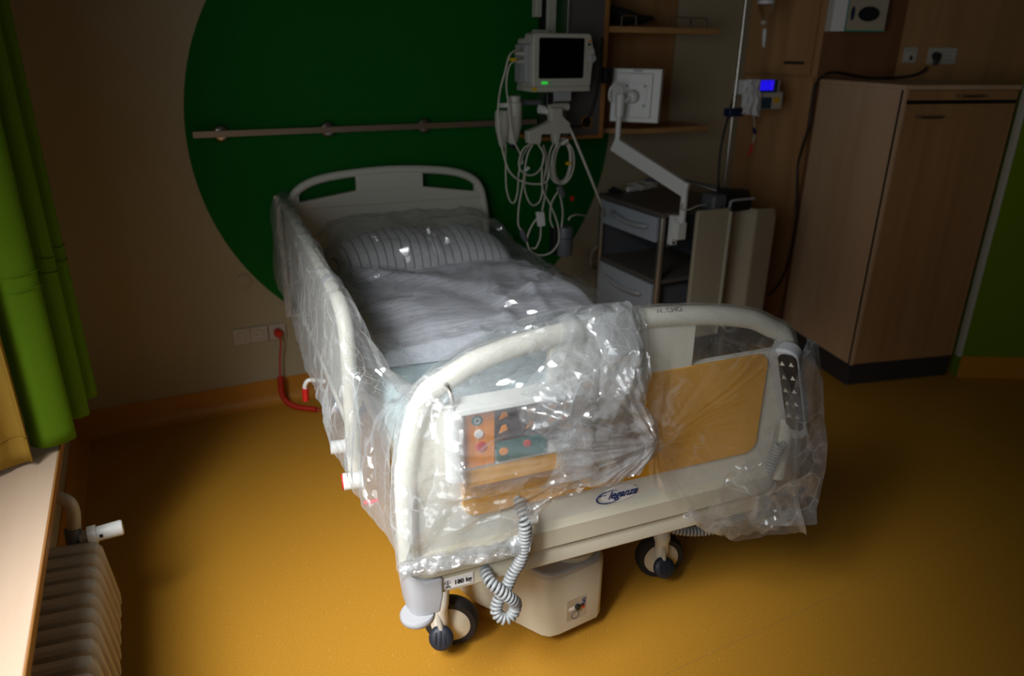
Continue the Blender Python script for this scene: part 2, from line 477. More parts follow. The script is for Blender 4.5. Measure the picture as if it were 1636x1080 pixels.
# back wall: cream paint with a large painted green disc
def wall_mat():
    m, nt, bs = newmat('cream_wall_with_green_disc')
    tc = nt.nodes.new('ShaderNodeTexCoord'); sp = nt.nodes.new('ShaderNodeSeparateXYZ')
    nt.links.new(tc.outputs['Object'], sp.inputs[0])
    def sq(sock, c):
        s = nt.nodes.new('ShaderNodeMath'); s.operation = 'SUBTRACT'; s.inputs[1].default_value = c; nt.links.new(sock, s.inputs[0])
        q = nt.nodes.new('ShaderNodeMath'); q.operation = 'MULTIPLY'; nt.links.new(s.outputs[0], q.inputs[0]); nt.links.new(s.outputs[0], q.inputs[1])
        return q.outputs[0]
    a = nt.nodes.new('ShaderNodeMath'); a.operation = 'ADD'
    nt.links.new(sq(sp.outputs['X'], 1.1816), a.inputs[0]); nt.links.new(sq(sp.outputs['Z'], 1.2224), a.inputs[1])
    r = nt.nodes.new('ShaderNodeMath'); r.operation = 'SQRT'; nt.links.new(a.outputs[0], r.inputs[0])
    mr = nt.nodes.new('ShaderNodeMapRange'); mr.inputs['From Min'].default_value = 1.0165; mr.inputs['From Max'].default_value = 1.0195
    nt.links.new(r.outputs[0], mr.inputs['Value'])
    n = nt.nodes.new('ShaderNodeTexNoise'); n.inputs['Scale'].default_value = 2.5; n.inputs['Detail'].default_value = 5
    nt.links.new(tc.outputs['Object'], n.inputs['Vector'])
    cw = nt.nodes.new('ShaderNodeMix'); cw.data_type = 'RGBA'; cw.inputs['A'].default_value = rgb(172,160,130); cw.inputs['B'].default_value = rgb(180,168,140)
    nt.links.new(n.outputs['Fac'], cw.inputs['Factor'])
    mx = nt.nodes.new('ShaderNodeMix'); mx.data_type = 'RGBA'; mx.inputs['A'].default_value = rgb(4,100,24)
    nt.links.new(mr.outputs['Result'], mx.inputs['Factor']); nt.links.new(cw.outputs['Result'], mx.inputs['B'])
    nt.links.new(mx.outputs['Result'], bs.inputs['Base Color'])
    bs.inputs['Roughness'].default_value = .75
    bs.inputs['Specular IOR Level'].default_value = .2
    n2 = nt.nodes.new('ShaderNodeTexNoise'); n2.inputs['Scale'].default_value = 220
    nt.links.new(tc.outputs['Object'], n2.inputs['Vector'])
    b = nt.nodes.new('ShaderNodeBump'); b.inputs['Strength'].default_value = .15; b.inputs['Distance'].default_value = .001
    nt.links.new(n2.outputs['Fac'], b.inputs['Height']); nt.links.new(b.outputs['Normal'], bs.inputs['Normal'])
    return m
M['wallback'] = wall_mat()
M['wallcream'] = plain('cream_paint', rgb(176,164,136), .75, bump=.1, bscale=200, spec=.2, var=.03)
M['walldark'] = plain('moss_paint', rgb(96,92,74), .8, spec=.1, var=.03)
M['wallgreen'] = plain('leaf_green_paint', rgb(106,130,8), .75, spec=.2, var=.04)
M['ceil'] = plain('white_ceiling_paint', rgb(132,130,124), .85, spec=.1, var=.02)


# ------------------------------------------------------------------ the room
YB = 3.31
struct(obj('floor', MB().box((-.8,-2.7,-.08),(5.4,3.42,0)), M['floor'], smooth=False, origin=(0,0,0)))
struct(obj('ceiling', MB().box((-.8,-2.7,2.75),(5.4,3.42,2.83)), M['ceil'], smooth=False))
struct(obj('wall_back', MB().box((-.56,YB,0),(3.9,YB+.1,2.75)), M['wallback'], smooth=False, origin=(0,0,0)))
wl = MB()
wl.box((-.62,-2.6,0),(-.44,YB,.53))
wl.box((-.62,-2.6,2.35),(-.44,YB,2.75))
wl.box((-.62,2.2,.53),(-.44,YB,2.35))
wl.box((-.62,-2.6,.53),(-.44,-1.0,2.35))
struct(obj('wall_left', wl, M['wallcream'], smooth=False))
struct(obj('wall_front', MB().box((-.8,-2.7,0),(5.4,-2.6,2.75)), M['walldark'], smooth=False))
struct(obj('wall_side', MB().box((5.3,-2.6,0),(5.4,1.4,2.75)), M['walldark'], smooth=False))
YG = radians(-28.5)
GU = Vector((cos(YG), sin(YG), 0)); GN = Vector((-sin(YG), cos(YG), 0))
G0 = Vector((3.65,2.09,0))
def slab(o, u, n, a0, a1, d0, d1, z0, z1):
    p = [o+u*a0+n*d0, o+u*a1+n*d0, o+u*a1+n*d1, o+u*a0+n*d1]
    return MB().prism([(q.x,q.y) for q in p], XY, z0, z1)
struct(obj('wall_right', slab(G0,GU,GN,0,2.0,0,.08,0,2.75), M['wallgreen'], smooth=False))
struct(obj('baseboard_right', slab(G0,GU,GN,0.0,2.0,-.008,0,0,.122), M['cove'], bevel=.003))
struct(obj('trim_1', slab(G0,GU,GN,-.020,-.003,-.004,.03,.118,2.75), M['offwhite'], smooth=False))
# coved skirting of the back wall
prof = [(0,.118),(-.006,.118),(-.007,.05),(-.012,.022),(-.024,.007),(-.042,.0015),(-.042,0),(0,0)]
cv = MB().prism(prof, lambda a,b,c: (c, YB+a, b), -.44, 3.06)
struct(obj('baseboard_back', cv, M['cove']))
cv = MB().prism(prof, lambda a,b,c: (-.44-a, c, b), 2.0, 3.31)
struct(obj('baseboard_left', cv, M['cove']))
# window in the left wall: sill and frame
sill = MB().box((-.62,-1.0,.535),(-.335,2.3,.56))
struct(obj('window_1_sill', sill, M['woodsill'], bevel=.002))
struct(obj('trim_2', MB().box((-.335,-1.0,.533),(-.331,2.3,.5605)), M['woodedge'], smooth=False))
wf = MB()
for y0, y1, z0, z1 in ((-1.0,2.2,.56,.62),(-1.0,2.2,2.29,2.35),(-1.0,-.94,.62,2.29),(2.14,2.2,.62,2.29),(.56,.64,.62,2.29)):
    wf.box((-.62,y0,z0),(-.56,y1,z1))
struct(obj('window_1', wf, M['white'], bevel=.004))
# timber lining above the low cabinet on the right
N0 = Vector((3.178,2.89,0))
struct(obj('wall_niche', slab(N0,GU,GN,.39,1.0,0,.04,0,2.75), M['wood'], smooth=False))
struct(obj('wall_niche_darker', slab(N0,GU,GN,0,.39,0.001,.04,0,2.75), M['wooddark'], smooth=False))  # left stretch of the lining, in a darker brown veneer
struct(obj('trim_3', slab(N0,GU,GN,1.0,1.35,-.012,.04,0,2.75), M['wood'], smooth=False))

# ------------------------------------------------------------------ hospital bed (its own axes: x across, y from foot to head, z up)
BED = Matrix.Translation((.92,1.275,0)) @ Matrix.Rotation(radians(-4.0), 4, 'Z')
FRAME = BED
bed = thing('hospital_bed', 'cream hospital bed on castors with rounded end boards, wrapped in clear plastic', 'bed', (0,0,0))

def outline(hw, top, zb, r):
    """centre line of the tube round an end board: half width, top height"""
    k = hw/.548; d = top-1.044
    pts = [(.548,zb),(.548,.72+d),(.540,.78+d),(.528,.842+d),(.512,.89+d),(.488,.932+d),(.448,.968+d),(.37,1.003+d),(.22,1.031+d),(0,1.044+d)]
    pts = [(p[0]*k-r*.98, p[1]-(r if p[0] < .45 else r*.4)) for p in pts]
    pts = [(max(p[0],0),p[1]) for p in pts]
    full = [(-x,z) for x,z in pts] + [(x,z) for x,z in reversed(pts[:-1])]
    return full

def arc_top(path, x):
    best = None
    for (x0,z0),(x1,z1) in zip(path[:-1], path[1:]):
        if abs(x1-x0) > 1e-6 and min(x0,x1) <= x <= max(x0,x1):
            z = z0+(z1-z0)*(x-x0)/(x1-x0)
            best = z if best is None else max(best, z)
    return best if best is not None else .9

FO = [(p.x,p.y) for p in smooth_path([(a,b,0) for a,b in outline(.548,1.046,.50,.024)], 6)]
# footboard
fb = obj('footboard', MB().prism(rrect(-.505,.46,.505,.885,.02), XZ, -.008,.016), M['cream'], bed, bevel=.003)
obj('tube_frame', MB().tube([(x,0,z) for x,z in FO], .024, 16), M['cream'], fb)
# solid fields left and right of the grips and between them
def field(x0, x1, zb, hw_path, n=10):
    poly = [(x0,zb),(x1,zb)]
    for i in range(n+1):
        x = x1+(x0-x1)*i/n
        poly.append((x, arc_top(hw_path,x)))
    return poly
for a,b,nm in ((-.505,-.44,'stile'),(-.19,.19,'crest'),(.455,.505,'stile')):
    obj(nm, MB().prism(field(a,b,.88,FO), XZ, -.012,.014), M['cream'], fb, bevel=.004)
obj('inset_panel', MB().prism(rrect(-.398,.60,.42,.885,.035), XZ, -.016,-.007), M['yellow'], fb, bevel=.002)
# apron swept round the corners
def sweep_plan(prof, hw, r, back, n=8):
    """prof: (offset outwards, z) swept along a U-shaped plan line"""
    plan = [((-hw,back),(-1,0))]
    for k in range(n+1):
        a = radians(180+90*k/n); plan.append(((-hw+r+r*cos(a), r+r*sin(a)),(cos(a),sin(a))))
    for k in range(n+1):
        a = radians(270+90*k/n); plan.append(((hw-r+r*cos(a), r+r*sin(a)),(cos(a),sin(a))))
    plan.append(((hw,back),(1,0)))
    mb = MB(); m = len(prof); vs = []; fs = []
    for (p,nn) in plan:
        for o,z in prof: vs.append((p[0]+nn[0]*o, p[1]+nn[1]*o, z))
    for i in range(len(plan)-1):
        for j in range(m):
            j2 = (j+1)%m
            fs.append((i*m+j, i*m+j2, (i+1)*m+j2, (i+1)*m+j))
    fs.append(tuple(range(m))); fs.append(tuple((len(plan)-1)*m+k for k in reversed(range(m))))
    return mb.add(vs, fs)
pr = [(0,.605),(.004,.602),(.005,.532),(.017,.518),(.021,.512),(.021,.462),(.016,.456),(-.012,.456),(-.012,.605)]
ap = obj('apron', sweep_plan(pr, .512, .045, .10), M['cream2'], bed, angle=28)
pr = [(.010,.450),(.011,.448),(.011,.405),(.008,.401),(-.03,.401),(-.03,.450)]
cb = obj('crossbar', sweep_plan(pr, .512, .04, .10), M['cream2'], bed, angle=28)
# maker's oval with its script lettering
ov = obj('name_badge', MB().prism(ellipse(.015,.563,.052,.0235), XZ, -.0105,-.0045), M['label'], ap, bevel=.0015)
TM = plane_M((.021,-.0112,.563), (1,0,0), (0,0,1))
text('lettering', 'leganza', .029, M['blue'], ov, TM, shear=.45, sx=.98, off=.0006)
arc = [(.013-.028+.030*cos(a)*1.25, -.0112, .5605+.0175*sin(a)) for a in [radians(55+ k*9) for k in range(31)]]
emb = MB().tube(arc, [.0004+.0014*sin(pi*min(1,max(.05,i/30))) for i in range(31)], 6)
emb.tube([(-.045,-.0112,.567),(-.035,-.0112,.569),(-.026,-.0112,.568)], .001, 6)
obj('initial', emb, M['blue'], ov)
text('registered_mark', '.', .02, M['blue'], ov, plane_M((.055,-.0112,.5835),(1,0,0),(0,0,1)))
text('handwriting', 'W. CHO', .019, M['greyd'], fb, plane_M((.105,-.0135,arc_top(FO,.105)+.0203), (1,0,-.03), (0,.83,.55)), extrude=.0001)
# weight label
wlb = obj('weight_label', MB().box((-.452,-.0135,.412),(-.376,-.0113,.441)), M['label'], cb)
text('lettering', '180 kg', .0165, M['ink'], wlb, plane_M((-.402,-.0142,.4255),(1,0,0),(0,0,1)), off=.0005)
ic = MB()
for x0,z0,x1,z1 in ((-.446,.4155,-.432,.417),(-.4425,.419,-.4355,.4205)): ic.box((x0,-.0145,z0),(x1,-.0136,z1))
ic.tube([(-.447,-.014,.428),(-.444,-.014,.433),(-.439,-.014,.4345),(-.434,-.014,.433),(-.431,-.014,.428),(-.447,-.014,.428)], .0006, 5)
ic.tube([(-.439,-.014,.437),(-.439,-.014,.428)], .0006, 5); ic.tube([(-.439,-.014,.427),(-.444,-.014,.417)], .0006, 5); ic.tube([(-.439,-.014,.427),(-.434,-.014,.417)], .0006, 5)
obj('pictogram', ic, M['ink'], wlb)
st = obj('stamp', MB().prism(ellipse(.228,.447-.004,.014,.0085), XZ, -.0128,-.0112), M['label'], cb)
text('lettering', 'CE', .011, M['ink'], st, plane_M((.228,-.0134,.443),(1,0,0),(0,0,1)))
# grey corner bumpers with disc
for s in (-1,1):
    def bp(x): return x if s < 0 else -x
    mb = MB()
    plan = [(bp(a),b) for a,b in [(-.534,.07),(-.534,.022),(-.529,-.004),(-.517,-.017),(-.497,-.022),(-.452,-.022),(-.452,.03),(-.46,.07)]]
    if s > 0: plan = plan[::-1]
    lo = [((x*.985-.0) if abs(x)>.5 else x, y) for x,y in plan]
    m = len(plan)
    vs = [(x,y,.470 if abs(x)>.5 else .452) for x,y in plan]+[(x,y,.40 if abs(x)<.47 else .395) for x,y in plan]+[(bp(-.503)+(x-bp(-.503))*.86,.02+(y-.02)*.9,.352) for x,y in plan]
    fs = [tuple(range(m))]+[tuple(2*m+k for k in reversed(range(m)))]
    for L in (0,1):
        for i in range(m):
            j=(i+1)%m; fs.append((L*m+j,L*m+i,(L+1)*m+i,(L+1)*m+j))
    mb.add(vs,fs)
    cbm = obj('corner_bumper', mb, M['greyp'], bed, bevel=.006)
    obj('bumper_disc', MB().lathe([(.02,0),(.036,.001),(.041,.005),(.042,.015),(.039,.020),(.02,.022)], (bp(-.510),.004,.333), n=40), M['greyp'], cbm, angle=50)
    obj('corner_post', MB().tube([(bp(-.503),.02,.44),(bp(-.503),.02,.5)], .026, 16), M['cream'], cbm)

# castors
def castor(x, y, az, pedal=True, flip=1, sx0=-.03):
    """az: heading of the axle (degrees) pointing to the outer face"""
    R0 = .078; t = .021
    a = Vector((cos(radians(az)), sin(radians(az)), 0)); w = Vector((-a.y,a.x,0))
    c = Vector((x,y,R0))
    st = c + Vector((sx0,.012,0))
    n = obj('castor', MB().tube([st+Vector((0,0,.11)), st+Vector((0,0,.33))], .026, 20), M['cream'], bed)
    obj('tyre', MB().lathe([(R0-.016,-t),(R0-.006,-t),(R0-.001,-t*.6),(R0,0),(R0-.001,t*.6),(R0-.006,t),(R0-.016,t)], c, a, 48), M['rubber'], n, angle=50)
    obj('wheel_disc', MB().lathe([(.02,-t*1.05),(R0-.017,-t*.9),(R0-.015,-t*.7),(R0-.015,t*.7),(R0-.017,t*.95),(.03,t*1.25),(.012,t*1.3)], c, a, 40), M['cream2'], n, angle=40)
    fk = MB()
    # tapering leg of the fork in front of the disc
    b = c + a*(t+.010) + Vector((sx0*.8,0,0))
    for sgn in (1,):
        pts = [b+Vector((0,0,.125))-a*.02, b+Vector((0,0,.09)), b+w*.002+Vector((0,0,.03)), b+Vector((0,0,-.02))]
        fk.tube(smooth_path(pts,4), [.026]*5+[.022]*4+[.02]*4, 14)
    fk.lathe([(.034,.10),(.036,.112),(.036,.14),(.03,.152)], st, n=28)
    obj('fork', fk, M['cream'], n)
    if pedal:
        pc = c + a*(.066) + Vector((sx0*.6,0,.004))
        lv = MB().tube(smooth_path([st+a*.03+Vector((.004,0,.15)), st+a*.052+Vector((.004,0,.10)), pc+Vector((0,0,.02))-a*.006],6), .0075, 10)
        lv = obj('pedal_lever', lv, M['offwhite'], n)
        ax = (a+Vector((0,0,.55))).normalized()
        obj('pedal', MB().lathe([(.012,-.014),(.03,-.012),(.034,-.004),(.034,.004),(.031,.010),(.02,.013),(.004,.014)], pc, ax, 36), M['navy'], lv, angle=50)
        sx = ax.cross(Vector((0,0,1))).normalized(); sy = sx.cross(ax).normalized()
        rb = MB()
        for k in (-1,0,1):
            h = .02 if k==0 else .016
            rb.tube([pc+ax*.0125+sx*(k*.013)-sy*h, pc+ax*.0145+sx*(k*.013), pc+ax*.0125+sx*(k*.013)+sy*h], .0024, 8)
        obj('pedal_rib', rb, M['black'], lv)
castor(-.358,.235,-114,True,1,-.036)
castor(.352,.262,-104,True,1,-.012)
castor(-.37,1.72,-100,False)
castor(.37,1.72,-80,False)

# lifting column housing
lc = MB()
plan = [(-.30,.40),(-.262,.30),(-.132,.112),(-.112,.098),(-.085,.096),(.045,.112),(.062,.125),(.078,.155),(.085,.40)]
m = len(plan); vs=[]; fs=[]
zb = [.05,.05,.045,.045,.045,.05,.052,.055,.055]
for z,k in ((None,1),(.228,1),(.246,.95)):
    for i,(x,y) in enumerate(plan):
        vs.append((-.10+(x+.10)*k,.26+(y-.26)*k, zb[i] if z is None else z+(.0 if i in (2,3,4) else .012)))
for L in (0,1):
    for i in range(m):
        j=(i+1)%m; fs.append((L*m+i,L*m+j,(L+1)*m+j,(L+1)*m+i))
fs += [tuple(reversed(range(m))), tuple(2*m+k for k in range(m))]
lcol = obj('lifting_column', lc.add(vs,fs), M['cream2'], bed, bevel=.006)
cap = MB().prism([(-.10+(x+.10)*.97,.26+(y-.26)*.97) for x,y in plan], XY, .236,.262)
obj('housing_lid', cap, M['greyp'], lcol, bevel=.008)
obj('column_tube', MB().lathe([(.074,.258),(.075,.276),(.062,.279),(.062,.45)], (-.01,.195,0), n=36), M['cream2'], lcol)
obj('seal_ring', MB().lathe([(.0635,.284),(.0648,.288),(.0635,.292)], (-.01,.195,0), n=36), M['black'], lcol)
# valve sticker on the housing front
fr = Vector((.045+.085,.112-.096,0)).normalized()
def on_front(s, z): return Vector((-.085,.096,0))+fr*s+Vector((fr.y,-fr.x,0))*.0008+Vector((0,0,z))
FM = plane_M(on_front(.058,.122), fr, (0,0,1))
def fq(mb, x0,z0,x1,z1,d=.0006):
    vs=[FM@Vector(p) for p in ((x0,z0,0),(x1,z0,0),(x1,z1,0),(x0,z1,0),(x0,z0,d),(x1,z0,d),(x1,z1,d),(x0,z1,d))]
    return mb.add(vs,[(0,3,2,1),(4,5,6,7),(0,1,5,4),(1,2,6,5),(2,3,7,6),(3,0,4,7)])
sk = obj('valve_sticker', fq(MB(),-.034,-.036,.03,.036), M['beige'], lcol)
obj('pointer_bar', fq(MB(),-.028,-.002,.002,.009,.0012), M['label'], sk)
kn = MB().lathe([(.009,0),(.009,.006),(.007,.008)], FM@Vector((.0,.005,.0006)), FM.to_3x3()@Vector((0,0,1)), 20); fq(kn,.0,.003,.022,.0075,.003)
obj('pointer_knob', kn, M['black'], sk)
rg = MB().tube([FM@Vector((-.006+.0125*cos(2*pi*k/28), -.022+.0125*sin(2*pi*k/28), .001)) for k in range(28)], .0013, 6, closed=True)
obj('ring_mark', rg, M['greyd'], sk)
mk = MB()
for z in (.022,.010): mk.tube([FM@Vector((.022+.0045*cos(2*pi*k/14), z+.0045*sin(2*pi*k/14), .001)) for k in range(14)], .0014, 5, closed=True)
obj('symbols', mk, M['blue'], sk)
obj('red_dot', MB().lathe([(.005,0),(.005,.0008)], FM@Vector((.022,-.004,.0006)), FM.to_3x3()@Vector((0,0,1)), 16), M['red'], sk)

# under frame
uf = MB()
for x in (-.40,.40): uf.box((x-.025,.12,.40),(x+.025,1.9,.45))
uf.box((-.42,.95,.40),(.42,1.02,.45)); uf.box((-.42,1.70,.33),(.42,1.77,.40))
uf.box((-.42,.22,.33),(.42,.27,.40))
obj('under_frame', uf, M['cream2'], bed, bevel=.004)
pf = MB(); pf.box((-.44,.06,.49),(.44,1.93,.515)); pf.box((-.03,1.6,.45),(.03,1.68,.49)); pf.box((-.03,.3,.45),(.03,.38,.49))
obj('mattress_platform', pf, M['offwhite'], bed, bevel=.004)
# bumper roller with red disc and white disc on the left side
rl = obj('side_roller', MB().lathe([(.02,0),(.0245,.002),(.0245,.055),(.02,.057)], (-.598,.45,.462), (1,-.1,.0), 28), M['white'], bed)
obj('red_disc', MB().lathe([(.0235,-.0025),(.0235,.0005)], (-.598,.45,.462), (1,-.1,0), 28), M['red'], rl)
obj('roller_peg', MB().tube([(-.56,.36,.44),(-.52,.36,.44)], .006, 10), M['red'], rl)
rl2 = obj('side_roller', MB().lathe([(.018,0),(.022,.002),(.022,.05)], (-.588,.75,.405), (1,-.1,0), 24), M['white'], bed)
# hook with red sleeve on the left side
hk = obj('release_hook', MB().tube(smooth_path([(-.53,1.2,.43),(-.585,1.21,.44),(-.603,1.21,.425),(-.605,1.21,.41)],5), .008, 10), M['white'], bed)
obj('red_sleeve', MB().tube([(-.605,1.21,.41),(-.607,1.21,.36)], .012, 12), M['red'], hk)

# headboard
FRAME = BED @ Matrix.Translation((-.07,1.99,0))
hpts = [(.472,.50),(.468,.78),(.456,.89),(.440,.955),(.405,1.0),(.33,1.035),(.2,1.056),(0,1.066)]
HO = [(p.x,p.y) for p in smooth_path([(-x,z,0) for x,z in hpts]+[(x,z,0) for x,z in hpts[-2::-1]], 6)]
hb = obj('headboard', MB().prism(rrect(-.445,.52,.445,.93,.02), XZ, -.010,.014), M['cream'], bed, bevel=.003)
obj('tube_frame', MB().tube([(x,0,z) for x,z in HO], .0185, 14), M['cream'], hb)
obj('crest', MB().prism(field(-.155,.155,.92,HO), XZ, -.012,.012), M['cream'], hb, bevel=.004)
for s in (-1,1):
    q = field(.408,.445,.90,HO)
    obj('stile', MB().prism([(s*x,z) for x,z in (q if s>0 else q[::-1])], XZ, -.012,.012), M['cream'], hb, bevel=.004)
obj('rail_moulding', MB().prism([(-.445,.915),(.445,.915),(.42,.944),(.155,.983),(0,.988),(-.155,.983),(-.42,.944)], XZ, -.018,.012), M['cream'], hb, bevel=.005)
FRAME = BED
# left side rail
sp = smooth_path([(-.55,1.93,.955),(-.55,1.6,.975),(-.55,1.2,.972),(-.55,.8,.968),(-.55,.62,.960),(-.55,.53,.936),(-.55,.487,.89),(-.55,.482,.82),(-.55,.50,.70),(-.55,.52,.56),(-.55,.525,.45)],8)
sr = obj('side_rail', MB().tube(sp, .021, 14), M['cream'], bed)
obj('rail_collar', MB().lathe([(.0225,-.022),(.024,-.02),(.024,.02),(.0225,.022)], (-.55,.70,.966), (0,1,.02), 24), M['greyp'], sr)
obj('rail_panel', MB().prism([(.52,.62),(.515,.74),(.505,.84),(.53,.92),(.62,.95),(1.88,.95),(1.88,.58),(.60,.58)], lambda a,b,c:(c,a,b), -.556,-.544), M['offwhite'], sr, bevel=.004)
obj('lower_bar', MB().tube([(-.55,.52,.585),(-.55,1.88,.585)], .014, 12), M['cream'], sr)
obj('rear_post', MB().tube([(-.575,1.93,.99),(-.577,1.93,.445),(-.51,1.93,.445)], .013, 10), M['cream'], sr)
obj('rear_strut', MB().tube([(-.535,1.93,.70),(-.515,1.93,.455)], .010, 10), M['offwhite'], sr)
# lower right side rail, folded down
rr = obj('side_rail', MB().tube([(.53,.55,.50),(.535,.55,.54),(.535,1.8,.54),(.53,1.8,.50)], .018, 12), M['cream'], bed)

# mattress, duvet, pillow
def soft_box(x0,y0,z0,x1,y1,z1,r,n=8):
    mb = MB()
    mb.box((x0,y0,z0),(x1,y1,z1)); return mb
mt = obj('mattress', soft_box(-.445,.07,.516,.445,1.94,.685,.04), M['bedteal'], bevel=.045, seg=6)
tag(mt, 'pale teal covered mattress on the hospital bed, under the duvet', 'mattress')
def duvet_z(x, y):
    z = .712 + .028*(1-(abs(x)/.45)**4)
    z += .020*NZ(Vector((x*2.2,y*2.4,3.1))) + .013*abs(NZ(Vector((x*4+y*2.5,y*2.2,7.7)))) + .007*NZ(Vector((x*9,y*7,1.3)))
    z += .018*max(0,1-2.6*abs(NZ(Vector((x*2.6+y*3.2,y*1.1-x,5.0))))) + .016*max(0,1-3*abs(NZ(Vector((x*1.5-y*2.4,x*3+y*2.0,9.0))))) - .014*max(0,1-3*abs(NZ(Vector((y*4.2,x*1.3,2.0)))))
    # long folds running up the bed
    z += .016*exp(-((x-.06-.25*(y-.9))/.03)**2)*exp(-((y-1.0)/.35)**2)
    z += .015*exp(-((x-.2-.18*(y-.9))/.022)**2)*exp(-((y-1.0)/.3)**2) - .008*exp(-((x+.05+.3*(y-1.2))/.04)**2)
    return z
def duvet_fn(u, v):
    x = -.43+.86*u; y = .68+.90*v
    y += .02*sin(x*6)*(1-v) + .01*NZ(Vector((x*5,2,0)))*(1-v)
    e = min(u,1-u)*.86/.04; f = v*.9/.014; g = (1-v)*.9/.06
    z = duvet_z(x,y)
    k = min(1,e)*min(1,f)*min(1,g)
    k = sqrt(max(0,1-(1-k)**2))
    return (x, y, .69+(z-.69)*k)
dv = obj('duvet', MB().grid(duvet_fn, 110, 110), M['duvet'], angle=180)
tag(dv, 'white duvet with thin grey stripes lying rumpled on the bed', 'duvet')
def pil_fn(u, v):
    a = 2*u-1; b = 2*v-1
    x = -.01+.385*a*(1-.05*b*b); y = 1.72+.21*b*(1-.06*a*a)
    h = ((1-abs(a)**2.6)*(1-abs(b)**2.6))**.42
    return (x, y, .70 + .155*h + .012*NZ(Vector((x*5,y*6,4))) *h - .03*exp(-((x-.08)/.07)**2)*h)
pl = MB().grid(pil_fn, 60, 44)
pl.grid(lambda u,v: (-.01+.385*(2*u-1)*(1-.05*(2*v-1)**2), 1.72+.21*(2*v-1)*(1-.06*(2*u-1)**2), .70-.008*(1-(2*u-1)**2)*(1-(2*v-1)**2)), 20, 20)
po = obj('pillow', pl, M['pillow'], angle=180)
tag(po, 'white pillow with grey stripes at the head of the bed', 'pillow')

# control panel hooked on the left of the footboard
cp = thing('bed_control_panel', 'white nurse control panel with orange and dark keypads, hooked over the footboard under plastic', 'control panel', (-.30,-.045,.74))
hs = MB().prism(rrect(-.415,.745,-.14,.905,.012), XZ, -.052,-.018)
h0 = obj('housing', hs, M['white'], cp, bevel=.006)
obj('side_roll', MB().lathe([(.012,.735),(.021,.738),(.021,.893),(.017,.897)], (-.428,-.055,0), n=24), M['white'], h0)
obj('top_lip', MB().prism([(-.075,.893),(-.02,.9),(-.02,.912),(-.07,.905)], lambda a,b,c:(c,a,b), -.425,-.135), M['white'], h0, bevel=.003)
obj('hanger', MB().tube(smooth_path([(-.428,-.055,.89),(-.43,-.052,.925),(-.432,-.03,.944),(-.435,.0,.94),(-.436,.02,.90)],6), .006, 10), M['steel'], h0)
kp = obj('orange_keypad', MB().prism(rrect(-.404,.755,-.338,.893,.006), XZ, -.0555,-.051), M['orange'], cp, bevel=.001)
def btn(x,z,r,mat,par,d=.0575):
    return obj('button', MB().lathe([(r,0),(r*.9,.0025),(r*.3,.003)], (x,-d+.002,z), (0,-1,0), 24), mat, par)
btn(-.378,.868,.0125,M['teal'],kp); btn(-.374,.835,.0105,M['label'],kp); btn(-.369,.803,.0125,M['red'],kp)
obj('power_mark', MB().tube([(-.378+.006*cos(2*pi*k/18),-.0585,.868+.006*sin(2*pi*k/18)) for k in range(18)], .0009, 5, closed=True), M['label'], kp)
kd = obj('dark_keypad', MB().prism(rrect(-.336,.785,-.145,.896,.006), XZ, -.0555,-.051), M['keypad'], cp, bevel=.001)
for i,x in enumerate((-.318,-.255,-.205,-.172)):
    for j,z in enumerate((.868,.835)):
        mb = MB().prism([(x-.010,z-.008),(x+.010,z-.002),(x+.006,z+.011),(x-.004,z+.009)], XZ, -.058,-.055)
        obj('button', mb, M['orange'], kd, bevel=.001)
obj('teal_keypad', MB().prism(rrect(-.334,.757,-.215,.806,.006), XZ, -.0566,-.054), M['teal'], cp, bevel=.001)
tp = obj('arrow_button', MB().prism(ellipse(-.318,.782,.010,.009,16), XZ, -.059,-.056), M['orange'], cp)
btn(-.262,.79,.009,M['red'],cp,.059)
obj('keypad_flap', MB().prism(rrect(-.41,.70,-.16,.752,.01), XZ, -.05,-.02), M['yellow'], cp, bevel=.004)

# hand control on the right
hc = thing('hand_control', 'grey hand control with black keys hanging at the far end of the footboard', 'remote control', (.49,-.03,.62))
HMx = plane_M((.490,-.035,.775), (.50,-.83,.12), (-.40,-.04,.92))
def hq(poly, z0, z1): 
    return MB().prism(poly, lambda a,b,c: tuple(HMx@Vector((a,b,c))), z0, z1)
hbod = obj('housing', hq(rrect(-.045,-.17,.032,.145,.03), -.03, .012), M['greyp'], hc, bevel=.010, seg=4)
kpad = obj('keypad', hq(rrect(-.018,-.13,.028,.135,.02), .010, .0145), M['black'], hc, bevel=.002)
for k,z in enumerate((.105,.06,.015,-.03,-.075)):
    for s in (-1,1):
        obj('key', hq([(.004+s*.011-.006,z-.006),(.004+s*.011+.006,z-.006),(.004+s*.011,z+.008)], .014,.0165), M['offwhite'], kpad)

# coiled cables at the foot end
c1 = smooth_path([(-.262,-.012,.62),(-.264,-.052,.585),(-.262,-.055,.54),(-.264,-.052,.50),(-.272,-.048,.465),(-.288,-.045,.435),(-.303,-.045,.40),(-.325,-.045,.365),(-.330,-.05,.335),(-.312,-.06,.318),(-.292,-.058,.325),(-.283,-.055,.35),(-.298,-.065,.378),(-.322,-.062,.405),(-.343,-.040,.425),(-.345,.0,.44)],10)
cc = obj('coiled_cable', MB().tube(coil_path(c1, .0115, .0098, 12), .0044, 7), M['cable'], angle=180)
tag(cc, 'grey coiled cable with a knot hanging down in front of the crossbar', 'cable')
c2 = smooth_path([(.20,.17,.335),(.25,.13,.312),(.32,.10,.292),(.40,.08,.290),(.47,.06,.315),(.49,.03,.38),(.485,.0,.50),(.49,-.03,.615)],10)
cc = obj('coiled_cable', MB().tube(coil_path(c2, .0125, .0105, 12), .0044, 7), M['cable'], angle=180)
tag(cc, 'grey coiled cable sagging under the crossbar beside the far front castor', 'cable')

